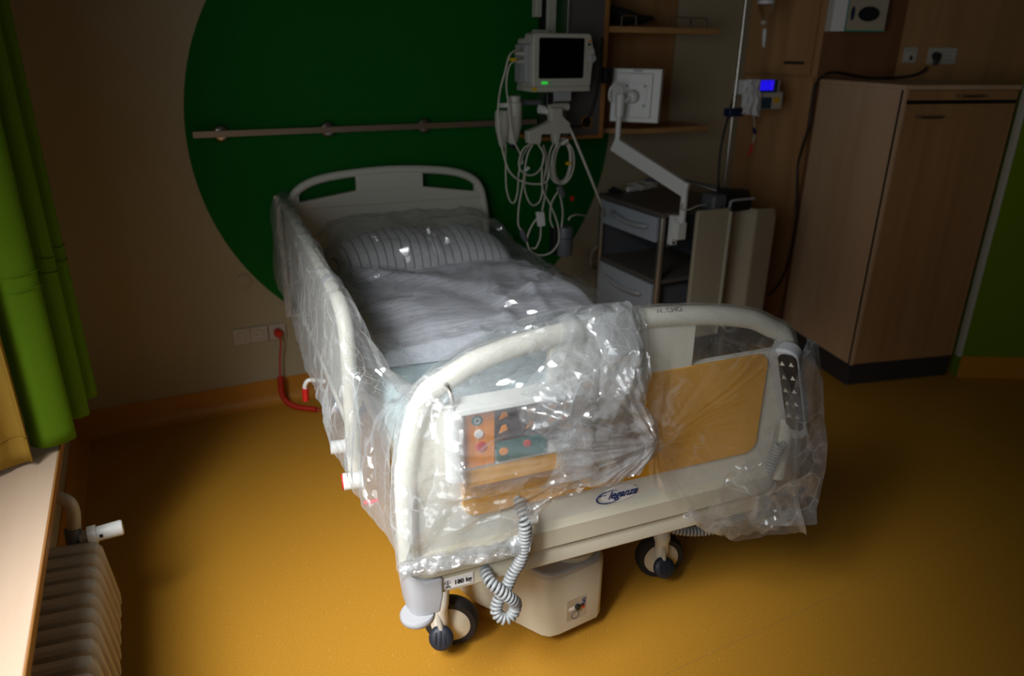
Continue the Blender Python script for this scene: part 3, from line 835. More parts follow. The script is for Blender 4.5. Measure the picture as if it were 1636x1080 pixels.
# ------------------------------------------------------------------ clear plastic wrapped over bed and footboard (bed axes)
FRAME = BED
def sm(a, b, x):
    t = min(max((x-a)/(b-a), 0), 1); return t*t*(3-2*t)
def crease(p, f, seed=0.0):
    q = p*f + Vector((seed, seed*1.7, -seed))
    q = q + Vector((NZ(q*.6+Vector((5.2,1.3,0))), NZ(q*.6+Vector((1.1,9.2,3))), NZ(q*.6+Vector((7.7,2.4,8)))))*.7
    return .58*(1-2.4*abs(NZ(q))) + .30*(1-2.4*abs(NZ(q*2.2+Vector((3,1,2))))) + .16*(1-2.4*abs(NZ(q*4.7+Vector((8,5,1)))))
RND = random.Random(5)
FD = []
for i in range(20):
    d = Vector((RND.gauss(0,1),RND.gauss(0,1),RND.gauss(0,1))).normalized()
    FD.append((d, 4+16*RND.random()**1.5, RND.random()*7, RND.random()*20))
def tri(x):
    x = x - math.floor(x); return 4*abs(x-.5)-1
def fold(p, seed=0.0, f=1.0):
    """sheet folded along many straight lines, each strong only here and there"""
    w = Vector((NZ(p*4+Vector((seed,1,2))), NZ(p*4+Vector((3,seed,1))), NZ(p*4+Vector((7,2,seed)))))*.035
    q = p + w; s = 0
    for d, k, ph, sd in FD:
        m = NZ(p*3.1+Vector((sd+seed, sd*.7, seed)))
        if m > 0: s += m*tri(q.dot(d)*k*f+ph+seed*.37)*10.0/(k+4)
    return s*.62
def poly_at(pts, s):
    """point at fraction s of a polyline (by index)"""
    k = s*(len(pts)-1); i = min(int(k), len(pts)-2); t = k-i
    return Vector(pts[i]).lerp(Vector(pts[i+1]), t)
cover = thing('plastic_cover', 'crumpled clear plastic sheet wrapped over the hospital bed and its footboard', 'plastic sheet', (0,0,.5))

def interp(tab, x):
    if x <= tab[0][0]: return tab[0][1]
    for (a,b),(c,d) in zip(tab[:-1], tab[1:]):
        if x <= c: return b+(d-b)*(x-a)/(c-a)
    return tab[-1][1]
ZB = [(0,.53),(.12,.53),(.25,.54),(.37,.56),(.55,.585),(.8,.60),(1.08,.605),(1.7,.61),(2.0,.62)]
def prof1(y):
    zb = interp(ZB, y)
    fall = sm(1.75,1.97,y)
    P = [(-.612-.0,zb),(-.607,zb+(.93-zb)*.35),(-.596,zb+(.93-zb)*.7),(-.588,.93),(-.581,.975),(-.565,.996),(-.545,1.0),(-.525,.985),(-.505,.93),(-.475,.83),(-.44,.775)]
    for x in (-.36,-.27,-.18,-.09,0,.09,.18,.27,.36,.42):
        if y < .68: z = .70 + (duvet_z(x,.70)-.70)*sm(.45,.68,y)
        elif y < 1.5: z = duvet_z(x,y)
        else:
            z = duvet_z(x,1.5) + (.858-duvet_z(x,1.5))*sm(1.5,1.68,y)*(1-sm(.33,.45,abs(x)))
        P.append((x, z+.014))
    P += [(.462,.735),(.482,.70),(.49,.64),(.497,.56)]
    return P
P0 = [(-.552,.535),(-.556,.61),(-.557,.70),(-.553,.80),(-.54,.86),(-.522,.91),(-.50,.945),(-.465,.975),(-.43,.998),(-.38,1.022),(-.33,1.038)]
for k in range(10): P0.append((-.29+.029*k, 1.052+.012*min(1,k/5)))
P0 += [(.0,1.062),(.01,1.055),(.015,1.045),(.02,1.03)]
NP = len(P0)
def pil_top(x, y):
    a = (x+.01)/.385; b = (y-1.72)/.21
    if abs(a) >= 1 or abs(b) >= 1: return .70
    h = ((1-abs(a)**2.6)*(1-abs(b)**2.6))**.42
    return .70+.155*h+.012*NZ(Vector((a*5,b*6,4)))*h-.03*exp(-((a-.08)/.07)**2)*h
def main_fn(u, v):
    y = .004 + 1.976*v**1.25
    P1 = prof1(y)
    k = u*(NP-1); i = min(int(k), NP-2); t = k-i
    a = Vector(P0[i]).lerp(Vector(P0[i+1]), t); b = Vector(P1[i]).lerp(Vector(P1[i+1]), t)
    wl = 1 - sm(.02,.50,y)                       # side part: slow change
    wd = exp(-max(0,y-.02)/.17)                 # bed part: drops behind the footboard
    q = sm(8,13,k)
    w = wl*(1-q) + wd*q
    p = b.lerp(a, w)
    side = 1 - sm(7.5,11,k)
    sag = sin(pi*min(1,y/.5))
    hi = sm(2.2,6,k)*(1-sm(10,14,k))
    z = p.y - .13*hi*sag; x = p.x + .02*side*sag*hi
    P = Vector((x, y, z))
    amp = .017*(1-side) + .013*side
    fade = 1 if k > 1 else .5+.5*k
    c = fold(P, 1.0); c2 = NZ(Vector((y*2.4, z*2.0, x*1.5+4)))
    low = (1-sm(0,3.5,k))
    if side > .5:
        # folds that fall down the side
        fo = (1-2*abs(NZ(Vector((y*9+z*2.5, z*1.2, 2.0)))))
        x -= (.012*fo*fade + .010*low*c2 + .007*c)*sm(0,.25,y)
        if y < .55: x -= .012*low*sin(pi*min(1,y/.55))
    amp *= .35+.65*sm(0,.2,y)
    d = Vector((-1,0,.25)).normalized()*side + Vector((0,0,1))*(1-side)
    tight = exp(-((k-5.5)/1.5)**2)*sm(.45,.6,y)        # film lies close on the rail
    P = Vector((x,y,z)) + d*(amp*c*(1-.75*tight) + (0 if side>.5 else .006*c2))
    if side < .5 and .68 < y < 1.6: P.z = max(P.z, duvet_z(P.x,P.y)+.004)
    if side < .5 and y >= 1.45 and abs(P.x) < .47: P.z = max(P.z, pil_top(P.x,P.y)+.006)
    return P
US = 9.3/(NP-1)
obj('side_film', MB().grid(lambda u,v: main_fn(u*US, v), 90, 260), M['film_side'], cover, angle=180)
VS = .46
obj('foot_end_film', MB().grid(lambda u,v: main_fn(US+u*(1-US), v*VS), 120, 110), M['film_side'], cover, angle=180)
obj('bed_sheet_film', MB().grid(lambda u,v: main_fn(US+u*(1-US), VS+v*(1-VS)), 120, 140), M['film_bed'], cover, angle=180)

# film over the near half of the footboard
NF = len(FO)
s_right = next(i for i,(x,z) in enumerate(FO) if x > .02)/(NF-1)
KN = Vector((.05,.743))
BOT = [(-.560,.515),(-.545,.52),(-.50,.512),(-.45,.512),(-.38,.508),(-.30,.503),(-.255,.502),(-.243,.55),(-.236,.60),(-.205,.622),(-.17,.632),(-.10,.648),(-.03,.672),(.03,.70)]
def wrapped(c, nrm, r, th):
    return Vector((c.x,0,c.y)) + Vector((nrm.x*cos(th)*r, sin(th)*r, nrm.y*cos(th)*r))
def out_norm(path, s):
    e = .01
    a = poly_at(path, max(0,s-e)); b = poly_at(path, min(1,s+e)); d = (b-a).normalized()
    return Vector((-d.y, d.x))
def rad_crease(x, z, seed):
    dx = x-KN.x; dz = z-KN.y; d = hypot(dx,dz); a = atan2(dz,dx)
    return (1-2.2*abs(NZ(Vector((cos(a)*5, sin(a)*5, d*1.1+seed)))))*.6*min(1,d/.06) + (1-2.2*abs(NZ(Vector((cos(a)*12, sin(a)*12, d*1.5+seed+4)))))*.4*min(1,d/.08)
def left_fn(u, v):
    s = u*s_right
    c = poly_at(FO, s); b = poly_at(BOT, u)
    T = .80
    if v <= T:
        t = v/T
        p = b.lerp(c, t)
        g = 1-sm(.82,1,t)
        pan = sm(-.475,-.42,p.x)*(1-sm(-.14,-.06,p.x))*sm(.66,.74,p.y)*(1-sm(.90,.96,p.y))
        y = -.033 - .016*g - .058*pan - .02*exp(-((p.x-KN.x)**2+(p.y-KN.y)**2)/.012)
        low = 1-sm(0,.12,t)
        y -= .012*low
        P = Vector((p.x, y, p.y))
        am = (.5+.5*g)*(1+.8*sm(.74,.62,p.y))
        P.y -= am*(.013*fold(P,2.2,1.15) + .010*rad_crease(p.x,p.y,1.0)*sm(.5,.1,abs(p.x+.1)-.1))
        P.z += .010*low*crease(P,16,5.0)
        # a gathered fold running level into the knot
        zf = .700+.05*(p.x+.5)*.5
        P.y -= .016*exp(-((p.y-zf)/.014)**2)*sm(-.52,-.40,p.x)
        return P
    th = -pi/2 + (v-T)/(1-T)*radians(215)
    n = out_norm(FO, s)
    r = .029
    P = wrapped(c, n, r, th)
    k = fold(P, 3.3, 1.8)
    return P + (P-Vector((c.x,0,c.y))).normalized()*(.0055*k + .003)
obj('near_footboard_film', MB().grid(left_fn, 230, 190), M['film'], cover, angle=180)

# bunched, doubled film in the middle of the footboard
def bunch_fn(u, v):
    el = -.235 + .05*sin(v*9)+.03*NZ(Vector((v*4,1,1)))
    er = .012 + .03*NZ(Vector((v*5,3,3))) + .05*exp(-((v-.16)/.12)**2)
    z = .655 + .02*u + v*.385
    x = el+(er-el)*u
    if v > .82:
        th = -pi/2 + (v-.82)/.18*radians(190)
        zc = arc_top(FO, x)
        P = Vector((x, sin(th)*.036, zc+cos(th)*.036))
        n = Vector((0,sin(th),cos(th)))
    else:
        zc = arc_top(FO, x); zz = .655+.02*u + (v/.82)*(zc-.655-.02*u)
        y = -.058 -.03*sin(pi*u)*(1-sm(.6,.82,v)) -.03*exp(-((u-.95)/.12)**2)*(1-sm(.65,.82,v)) + .02*sm(.5,.82,v)
        P = Vector((x,y,zz)); n = Vector((0,-1,0))
    ed = sm(0,.15,u)
    return P + n*(ed*(.015*fold(P,6.1,1.3) + .010*rad_crease(P.x,P.z,5.0)) )
obj('bunched_film', MB().grid(bunch_fn, 110, 190), M['film_milky'], cover, angle=180)
def bunch2_fn(u, v):
    er = .018 + .028*NZ(Vector((v*4+9,3,3))) + .05*exp(-((v-.16)/.10)**2)
    x = -.15 + (er+.15)*u - .05*(1-u)*sin(v*6)
    zc = arc_top(FO, x)+.045; zz = .665 + v*(zc-.665)
    y = -.075 - .022*sin(pi*u) + .055*sm(.8,1,v)
    P = Vector((x,y,zz))
    return P + Vector((0,-1,0))*(sm(0,.2,u)*(.013*fold(P,9.4,1.5)+.008*rad_crease(x,zz,8.0)))
obj('bunched_film', MB().grid(bunch2_fn, 80, 140), M['film_milky'], cover, angle=180)

# film bag over the far half of the footboard
FR = [p for p in FO if p[0] >= -.005] + [(.530,.45),(.540,.40),(.545,.372)]
BOR = [(.045,.72),(.06,.64),(.085,.59),(.12,.545),(.165,.495),(.21,.455),(.25,.425),(.29,.40),(.34,.378),(.39,.368),(.44,.362),(.49,.358),(.53,.356),(.552,.362)]
def rr_at(z): return .030 + .16*max(0,.70-z)
def far_fn(u, v):
    c = poly_at(FR, u**.8); b = poly_at(BOR, u)
    T = .76
    r = rr_at(c.y)
    if v <= T:
        t = v/T
        p = b.lerp(c, t)
        g = 1-sm(.85,1,t)
        y = -r*t - rr_at(b.y)*(1-t) - .03*g*sin(pi*t) - .035*exp(-((p.x-KN.x)**2+(p.y-KN.y)**2)/.01)
        low = 1-sm(0,.10,t)
        P = Vector((p.x,y,p.y))
        k = sm(.62,.35,p.y)
        P.y -= (.35+.65*g)*((.004+.010*k)*fold(P,12.0,.8) + .010*rad_crease(p.x,p.y,11.0)*(1-sm(.15,.6,hypot(p.x-KN.x,p.y-KN.y))*.6)
                  + .012*NZ(Vector((p.x*5,p.y*5,2))))
        P.z += .010*low*crease(P,14,15.0)
        return P
    th = -pi/2 + (v-T)/(1-T)*radians(180)
    n = out_norm(FR, u**.8)
    P = wrapped(c, n, r, th)
    k = fold(P, 13.3, 1.0)
    return P + (P-Vector((c.x,0,c.y))).normalized()*(.004+.03*max(0,.75-c.y))*k
obj('far_footboard_film', MB().grid(far_fn, 210, 190), M['film_thin'], cover, angle=180)
# second layer with its free edge running diagonally
def diag_fn(u, v):
    e = Vector((.505,.93)).lerp(Vector((.215,.47)), v)
    e = e + Vector((.012*sin(v*7), .01*sin(v*11)))
    o = Vector((.548,.90)).lerp(Vector((.60,.375)), v)
    p = e.lerp(o, u)
    y = -rr_at(p.y) - .045*sin(pi*min(1,v*1.1)) - .01
    P = Vector((p.x,y,p.y))
    P.y -= .010*fold(P,20.0,.8) + .012*(1-2*abs(NZ(Vector(((p.x+p.y*.55)*9, 0, 3)))))
    return P
obj('far_footboard_film', MB().grid(diag_fn, 110, 130), M['film'], cover, angle=180)
# gathered hems
def hem(pts, r, nm, seed, n=150, sq=.55):
    P = resample(smooth_path([(x,0,z) for x,z in pts], 8), n)
    def fn(u,v):
        p = P[min(n,int(round(u*n)))]; a = 2*pi*v*1.35
        rr = r*(1-.25*v)
        q = Vector((p.x, -.052+rr*sin(a)*.9, p.z+.012+rr*cos(a)*(1+sq)))
        return q + Vector((.004*NZ(q*30), -.012*fold(q,seed,2.4), .014*fold(q,seed+3,2.2)))
    obj(nm, MB().grid(fn, n, 34), M['film'], cover, angle=180)
hem(BOT[:7], .016, 'gathered_hem', 31.0)
hem([(x-.002,z+.006) for x,z in BOR[5:]], .014, 'gathered_hem', 41.0)
FRAME = Matrix.Identity(4)

# ------------------------------------------------------------------ things on and before the back wall
FRAME = Matrix.Identity(4)
rl = thing('equipment_rail', 'long brushed steel rail screwed across the green disc on the wall', 'rail', (.98,YB,1.25))
br = obj('bar', MB().box((.188,3.262,1.238),(1.745,3.272,1.264)), M['rail'], rl, bevel=.002)
for x in (.294,.73,1.171,1.6):
    obj('standoff', MB().lathe([(.012,.0),(.024,.004),(.033,.016),(.034,.024),(.030,.034),(.018,.038)], (x,YB-.001,1.251), (0,-1,0), 28), M['steel'], rl, angle=60)
cpn = obj('cover_plate', MB().lathe([(.036,0),(.036,.003),(.032,.006),(.004,.007)], (.312,YB,.609), (0,-1,0), 32), M['wallcream'], angle=50)
tag(cpn, 'faint round cream cover plate on the wall below the green disc', 'cover plate')

def schuko(par, c, xd, nd, s=.04):
    """round well with two pin holes, on a plate centred c"""
    Mx = plane_M(c, xd, (0,0,1))
    n = Mx.to_3x3()@Vector((0,0,1))
    rg = obj('well_rim', MB().lathe([(.0215,.0),(.0215,.0035),(.0195,.0035),(.0185,-.0)], Vector(c), n, 32, caps=False), M['socket'], par)
    dk = MB()
    dk.lathe([(.0185,.0002),(.0185,.0006)], Vector(c), n, 28)
    obj('well', dk, M['offwhite'], par)
    for k in (-1,1):
        obj('pin_hole', MB().lathe([(.0032,.0006),(.0032,.0012)], Mx@Vector((k*.0095,0,0)), n, 12), M['black'], par)
        obj('earth_clip', MB().tube([Mx@Vector((-.003,k*.0165,.001)),Mx@Vector((.003,k*.0165,.001))], .0018, 6), M['steel'], par)
spots = [(.270,.354),(.347,.354),(.428,.354)]
lab = ['white wall socket farthest from the red plug, low on the cream wall','white wall socket between its two neighbours, empty, low on the cream wall','white wall socket holding the red plug, low on the cream wall']
for (x,z),lb in zip(spots,lab):
    t = thing('wall_socket', lb, 'socket', (x,YB,z), 'sockets low on the back wall')
    obj('plate', MB().prism(rrect(x-.0385,z-.039,x+.0385,z+.039,.006), XZ, YB-.011, YB), M['socket'], t, bevel=.003)
    schuko(t, (x,YB-.0111,z), (1,0,0), None)
t = thing('red_cable', 'red cable with a red plug, its coil lying on the floor by the wall', 'cable', (.43,3.25,0))
obj('plug', MB().lathe([(.0175,0),(.019,.004),(.019,.028),(.013,.036)], (.428,YB-.0115,.354), (0,-1,0), 24), M['red'], t, angle=50)
obj('lead', MB().tube(smooth_path([(.428,3.262,.348),(.430,3.258,.31),(.420,3.266,.24),(.412,3.262,.165),(.410,3.255,.14)],6), .004, 8), M['redcord'], t)
obj('coil', MB().tube(coil_path(smooth_path([(.410,3.252,.15),(.406,3.246,.08),(.418,3.235,.032),(.445,3.19,.018),(.49,3.145,.017),(.535,3.11,.017)],8), .011, .0062, 10), .0033, 6), M['redcord'], t, angle=180)
obj('lead', MB().tube([(.535,3.11,.012),(.59,3.09,.008),(.66,3.05,.008)], .004, 8), M['redcord'], t)

# wall shelf unit with the grey supply duct
su = thing('wall_shelf_unit', 'beech wall unit with a grey supply duct and two open shelves', 'shelf unit', (2.2,YB,1.19))
du = obj('duct_panel', MB().box((1.79,3.05,1.205),(1.966,YB,2.70)), M['greyduct'], su, bevel=.002)
obj('duct_edge', MB().box((1.772,3.045,1.205),(1.79,YB,2.70)), M['alu'], du, bevel=.002)
obj('grommet', MB().lathe([(.031,.0),(.031,.004),(.026,.006),(.024,.002)], (1.8959,3.0500,1.2637), (0,-1,0), 32, False), M['woodedge'], du, angle=50)
obj('cable_hole', MB().lathe([(.024,.0005),(.024,.001)], (1.8959,3.0500,1.2637), (0,-1,0), 28), M['black'], du)
obj('side_board', MB().box((1.966,3.04,1.19),(1.986,YB,2.70)), M['woodedge'], su, bevel=.0015)
obj('bottom_board', MB().box((1.62,3.045,1.187),(1.99,YB,1.205)), M['woodedge'], su, bevel=.0015)
obj('back_board', MB().box((1.986,YB-.014,1.195),(2.56,YB,2.70)), M['wood'], su)
s1 = obj('shelf', MB().prism([(1.986,3.05),(2.645,3.05),(2.645,3.30),(1.986,3.30)], XY, 1.655,1.682), M['shelf'], su, bevel=.002)
s2 = obj('shelf', MB().prism([(1.986,3.19),(2.17,3.05),(2.63,3.05),(2.63,3.30),(1.986,3.30)], XY, 1.197,1.222), M['shelf'], su, bevel=.002)
for a,b in ((2.075,2.155),(2.365,2.475),(2.48,2.575)):
    obj('shelf_rail', MB().tube(smooth_path([(a,3.075,1.682),(a,3.075,1.718),(a+.006,3.075,1.727),(b-.006,3.075,1.727),(b,3.075,1.718),(b,3.075,1.682)],4), .004, 8), M['steel'], s1)
def bag_fn(u,v):
    a = 2*pi*u; b = pi*(v-.5)
    x = 2.17+.17*cos(a)*cos(b); y = 3.19+.075*sin(a)*cos(b)
    h = .105-.05*sm(2.0,2.3,x)
    z = 1.684 + max(0, h*(.5+.5*sin(b))**.6)
    n = .012*NZ(Vector((x*14,y*14,z*14)))
    return (x, y+n, max(1.683, z+n))
bg = obj('bag', MB().grid(bag_fn, 40, 20, cu=True), M['bagcloth'], angle=180)
tag(bg, 'black soft bag slumped on the upper shelf behind the wire rails', 'bag')

# patient monitor on its arm
mo = thing('patient_monitor', 'beige patient monitor with a dark blank screen before the green wall', 'monitor', (1.64,2.92,1.42))
hz = [(1.500,1.432),(1.772,1.432),(1.782,1.44),(1.786,1.52),(1.797,1.54),(1.797,1.575),(1.784,1.60),(1.776,1.635),(1.766,1.645),(1.508,1.645),(1.498,1.635)]
ho = obj('housing', MB().prism(hz, XZ, 2.845, 2.93), M['offwhite'], mo, bevel=.006)
obj('rear_housing', MB().box((1.50,2.93,1.425),(1.765,3.0,1.625)), M['offwhite'], ho, bevel=.01)
obj('bottom_lip', MB().box((1.495,2.84,1.415),(1.776,2.99,1.437)), M['offwhite'], mo, bevel=.004)
obj('screen', MB().prism(rrect(1.524,1.468,1.740,1.627,.008), XZ, 2.8425, 2.846), M['screen'], mo, bevel=.001)
obj('dial', MB().lathe([(.016,0),(.016,.008),(.013,.011),(.003,.011)], (1.7819,2.8450,1.5484), (0,-1,0), 28), M['greyp'], mo, angle=40)
obj('button', MB().box((1.770-.012,2.842,1.613),(1.770,2.846,1.622)), M['orange'], mo)
obj('button', MB().box((1.770-.012,2.842,1.598),(1.770,2.846,1.607)), M['black'], mo)
for z in (1.585,1.525,1.51,1.495): obj('button', MB().box((1.752,2.842,z),(1.766,2.846,z+.006)), M['beige'], mo)
ld = obj('status_light', MB().box((1.540,2.841,1.4475),(1.566,2.845,1.4555)), glow('green_led', (.02,1,.08,1), .55), mo)
obj('status_mark', MB().tube([(1.575+.004*cos(2*pi*k/12),2.843,1.4515+.003*sin(2*pi*k/12)) for k in range(12)], .0009, 5, closed=True).tube([(1.587+.004*cos(2*pi*k/12),2.843,1.4515+.003*sin(2*pi*k/12)) for k in range(12)], .0009, 5, closed=True), glow('green_led_dim', (.05,.8,.1,1), .12), mo)
sdm = obj('connector_panel', MB().box((1.475,2.865,1.45),(1.502,2.97,1.60)), M['greyp'], mo, bevel=.004)
obj('sticker', MB().box((1.492,2.8385,1.42),(1.515,2.8405,1.434)), M['yelsticker'], mo)
for z in (1.565,1.535): obj('connector', MB().lathe([(.009,0),(.009,.03),(.006,.04)], (1.476,2.89,z), (-1,0,0), 16), M['offwhite'], sdm)
mm = thing('wall_bracket', 'white wall arm with jointed brackets carrying the patient monitor', 'bracket', (1.72,3.05,1.6))
obj('wall_rail', MB().box((1.655,3.02,1.60),(1.70,3.06,2.70)), M['offwhite'], mm, bevel=.004)
obj('cable_channel', MB().box((1.60,3.02,1.71),(1.628,3.06,2.70)), M['offwhite'], mm, bevel=.003)
obj('slot', MB().box((1.63,3.03,1.65),(1.654,3.055,1.80)), M['black'], mm)
obj('foot_block', MB().box((1.60,3.0,1.60),(1.66,3.06,1.66)), M['offwhite'], mm, bevel=.004)
obj('mount_block', MB().box((1.61,2.86,1.375),(1.695,2.95,1.415)), M['greyp'], mm, bevel=.003)
obj('tilt_joint', MB().tube([(1.575,2.86,1.352),(1.68,2.86,1.352)], .016, 18), M['offwhite'], mm)
obj('tilt_grip', MB().box((1.57,2.85,1.34),(1.60,2.88,1.41)), M['black'], mm, bevel=.006)
obj('elbow', MB().tube([(1.545,2.87,1.345),(1.61,2.87,1.335)], .018, 16), M['white'], mm)
pts = [(877.8,181.5),(895.6,181.5),(908,196),(908,212.6),(892.6,212.6),(889.6,230),(885,230),(882,214),(863,214),(860.7,230),(842,229),(840.7,209.6),(877.8,195)]
obj('cross_bracket', MB().prism([(1.5776,1.3520),(1.6321,1.3506),(1.6347,1.3171),(1.6733,1.2873),(1.6753,1.2435),(1.6269,1.2454),(1.6193,1.1999),(1.6034,1.2006),(1.5941,1.2431),(1.5359,1.2454),(1.5300,1.2039),(1.4733,1.2091),(1.4684,1.2594),(1.5409,1.2840),(1.5794,1.2981)], XZ, 2.82, 2.86), M['offwhite'], mm, bevel=.005)
obj('arm_link', MB().tube([(1.66,2.9,1.30),(1.70,3.05,1.30),(1.70,3.05,1.65)], .02, 12), M['offwhite'], mm)
# white double holder hanging at the end of the rail
nh = thing('sensor_holder', 'white tapered sensor holder hanging at the end of the steel rail', 'holder', (1.39,2.9,1.19))
def taper(x,y,z0,z1,w0,w1,d0,d1):
    mb = MB(); n=24; st=[]
    for i,(z,w,d) in enumerate(((z0,w0*.6,d0*.6),(z0+.01,w0,d0),(z0+(z1-z0)*.55,w1*.97,d1*.97),(z1-.01,w1,d1),(z1,w1*.85,d1*.85))):
        st.append([(x+w*cos(2*pi*k/n), y+d*sin(2*pi*k/n), z) for k in range(n)])
    vs=[p for r in st for p in r]; fs=[]
    for i in range(len(st)-1):
        for k in range(n): fs.append((i*n+k,i*n+(k+1)%n,(i+1)*n+(k+1)%n,(i+1)*n+k))
    fs.append(tuple(reversed(range(n)))); fs.append(tuple((len(st)-1)*n+k for k in range(n)))
    return mb.add(vs,fs)
obj('holder_body', taper(1.372,2.87,1.195,1.345,.016,.034,.016,.03), M['offwhite'], nh, angle=50)
obj('holder_body', taper(1.420,2.87,1.205,1.345,.022,.040,.018,.032), M['offwhite'], nh, angle=50)
obj('clamp_barrel', MB().lathe([(.030,0),(.031,.004),(.031,.05),(.026,.052),(.026,.075),(.02,.078)], (1.422,2.86,1.325), n=28), M['offwhite'], nh, angle=50)
obj('clamp_head', MB().box((1.355,2.85,1.355),(1.39,2.88,1.375)), M['white'], nh, bevel=.004)
obj('cross_tube', MB().tube([(1.44,2.88,1.375),(1.56,2.89,1.37)], .012, 12), M['greyd'], nh)
obj('nozzle', MB().box((1.408,2.86,1.185),(1.438,2.88,1.21)), M['black'], nh, bevel=.003)
# cables and leads
def lead(pts, r, label, group='monitor leads hanging by the green wall', mat='lead', closed=False, name='monitor_lead'):
    o = obj(name, MB().tube(smooth_path(pts, 7, closed), r, 8, closed), M[mat], angle=180)
    return tag(o, label, 'cable', group)
lead([(1.4627,2.8900,1.5832),(1.3994,2.8600,1.5618),(1.3724,2.8500,1.4953),(1.3530,2.8500,1.4353),(1.3278,2.8200,1.3646),(1.3309,2.8200,1.2781),(1.3533,2.8300,1.1875),(1.3882,2.8400,1.1011),(1.4449,2.8500,1.0533),(1.5128,2.8500,1.0324),(1.5753,2.8500,1.0364),(1.5928,2.8500,1.0790)], .0042, 'light lead leaving the monitor side and bowing far out towards the bed')
lead([(1.4689,2.8900,1.5543),(1.4195,2.8600,1.5380),(1.3893,2.8500,1.5120),(1.3785,2.8500,1.4470),(1.3731,2.8200,1.3757),(1.3824,2.8200,1.3013),(1.3976,2.8200,1.2327),(1.4442,2.8400,1.1610),(1.4589,2.8500,1.1219)], .0036, 'light lead with a yellow tag running down over the sensor holder')
tg = obj('cable_tag', MB().box((1.395,2.84,1.537),(1.417,2.856,1.548)), M['yelsticker']); tag(tg, 'small yellow tag on the lead beside the monitor', 'tag')
lead([(1.3821,2.8600,1.2212),(1.3828,2.8600,1.1249),(1.3866,2.8600,1.0233),(1.4053,2.8600,0.9648),(1.4268,2.8600,0.9576),(1.4414,2.8600,1.0058),(1.4464,2.8600,1.0866),(1.4664,2.8600,1.1572),(1.5019,2.8600,1.2055)], .0034, 'light lead in a long narrow U below the sensor holder')
lead([(1.4862,2.8300,1.2071),(1.4506,2.8300,1.1880),(1.4305,2.8300,1.1368),(1.4401,2.8300,1.0994),(1.4799,2.8300,1.0756),(1.5195,2.8300,1.0838),(1.5463,2.8300,1.1197),(1.5480,2.8300,1.1648),(1.5225,2.8300,1.2028)], .0034, 'light lead looped once below the left prong of the bracket')
lead([(1.5035,2.8400,1.2077),(1.4744,2.8400,1.1541),(1.4581,2.8400,1.0486),(1.4385,2.8400,0.9411),(1.4365,2.8400,0.8634),(1.4525,2.8400,0.8337)], .0034, 'light lead dropping straight to a small grey plug by the pillow')
lead([(1.4748,2.8500,1.0863),(1.4699,2.8500,1.0191),(1.4928,2.8500,0.9569),(1.5213,2.8500,0.9379),(1.5522,2.8500,0.9634),(1.5626,2.8500,1.0400),(1.5759,2.8500,1.1152),(1.5521,2.8500,1.1859)], .0034, 'light lead hanging in a wide U under the bracket')
lead([(1.5486,2.8400,0.8983),(1.5055,2.8400,0.8513),(1.4816,2.8400,0.7881),(1.5018,2.8400,0.7339),(1.5539,2.8400,0.7076),(1.6123,2.8400,0.7187),(1.6467,2.8400,0.7681),(1.6336,2.8400,0.8537),(1.5918,2.8400,0.9425),(1.5550,2.8400,1.0064),(1.5493,2.8400,1.0967),(1.5568,2.8400,1.1551)], .0036, 'light lead making the lowest big loop next to the pillow')
lead([(1.5609,2.8600,0.8418),(1.5593,2.8600,0.7841),(1.5379,2.8600,0.7397),(1.5152,2.8600,0.7421)], .0034, 'short light lead end below the white clip')
lead([(1.5689,2.8700,1.1934),(1.5860,2.8700,1.1444),(1.5949,2.8700,1.0622),(1.5847,2.8700,0.9796),(1.5711,2.8700,0.9017)], .004, 'light lead running straight down into the white clip')
for i,(cx,cy,rx,ry,dy,sl) in enumerate(((0,0,1.0,1.0,0,0),(.004,-.004,.86,.93,.012,.1),(-.004,.003,.95,1.04,.024,-.08),(.008,0,.66,.9,.018,.12),(0,.006,.78,1.08,.006,-.12))):
    c = (1.6516,2.8500,1.1164)
    pts = [(c[0]+cx+.058*rx*cos(2*pi*k/20)+.02*sl*sin(2*pi*k/20), c[1]-.012+dy, c[2]+cy+.092*ry*sin(2*pi*k/20)) for k in range(20)]
    lead(pts, .0034, ['outermost ring of the wound lead under the right prong of the bracket','thin wound lead ring just inside the outermost one, under the bracket','rearmost ring of the wound lead under the bracket','innermost narrow ring of the wound lead under the bracket','longest drooping ring of the wound lead under the bracket'][i], 'rings of the wound lead', closed=True)
lead([(1.6277,2.8400,1.0095),(1.6490,2.8400,0.9576),(1.6614,2.8400,0.8942),(1.6576,2.8400,0.8254)], .0034, 'light lead joining the wound rings to the grey cylinder')
lead([(1.6347,2.8400,0.9951),(1.6014,2.8400,0.9417),(1.5974,2.8400,0.8713),(1.6150,2.8400,0.8295)], .0034, 'light lead curving into the near edge of the grey cylinder')
lead([(1.6612,2.8300,1.2886),(1.6962,2.8200,1.2199),(1.7550,2.8000,1.0901),(1.8070,2.8000,0.9893),(1.8717,2.8400,0.9053),(1.9617,2.9500,0.8311)], .0058, 'thick pale cable running slantwise from the bracket to the bedside cabinet', name='supply_cable', group='cables to the bedside cabinet')
lead([(1.6985,2.8500,0.8543),(1.7110,2.8500,0.8706),(1.7665,2.8700,0.8704),(1.8866,2.9500,0.8347),(2.0190,3.0500,0.8312)], .0034, 'thin pale cable drifting sideways to the bedside cabinet', name='supply_cable', group='cables to the bedside cabinet')
gl_ = (1.6857,2.8600,0.8242)
cy = thing('cable_sleeve', 'dark grey cylinder hanging on the leads beside the bed', 'sleeve', (gl_[0],2.86,gl_[2]-.13))
obj('sleeve_body', MB().lathe([(.03,-.135),(.038,-.132),(.040,-.12),(.040,-.008),(.037,0),(.02,.002)], (gl_[0],2.86,gl_[2]), n=32), M['greyd'], cy, angle=50)
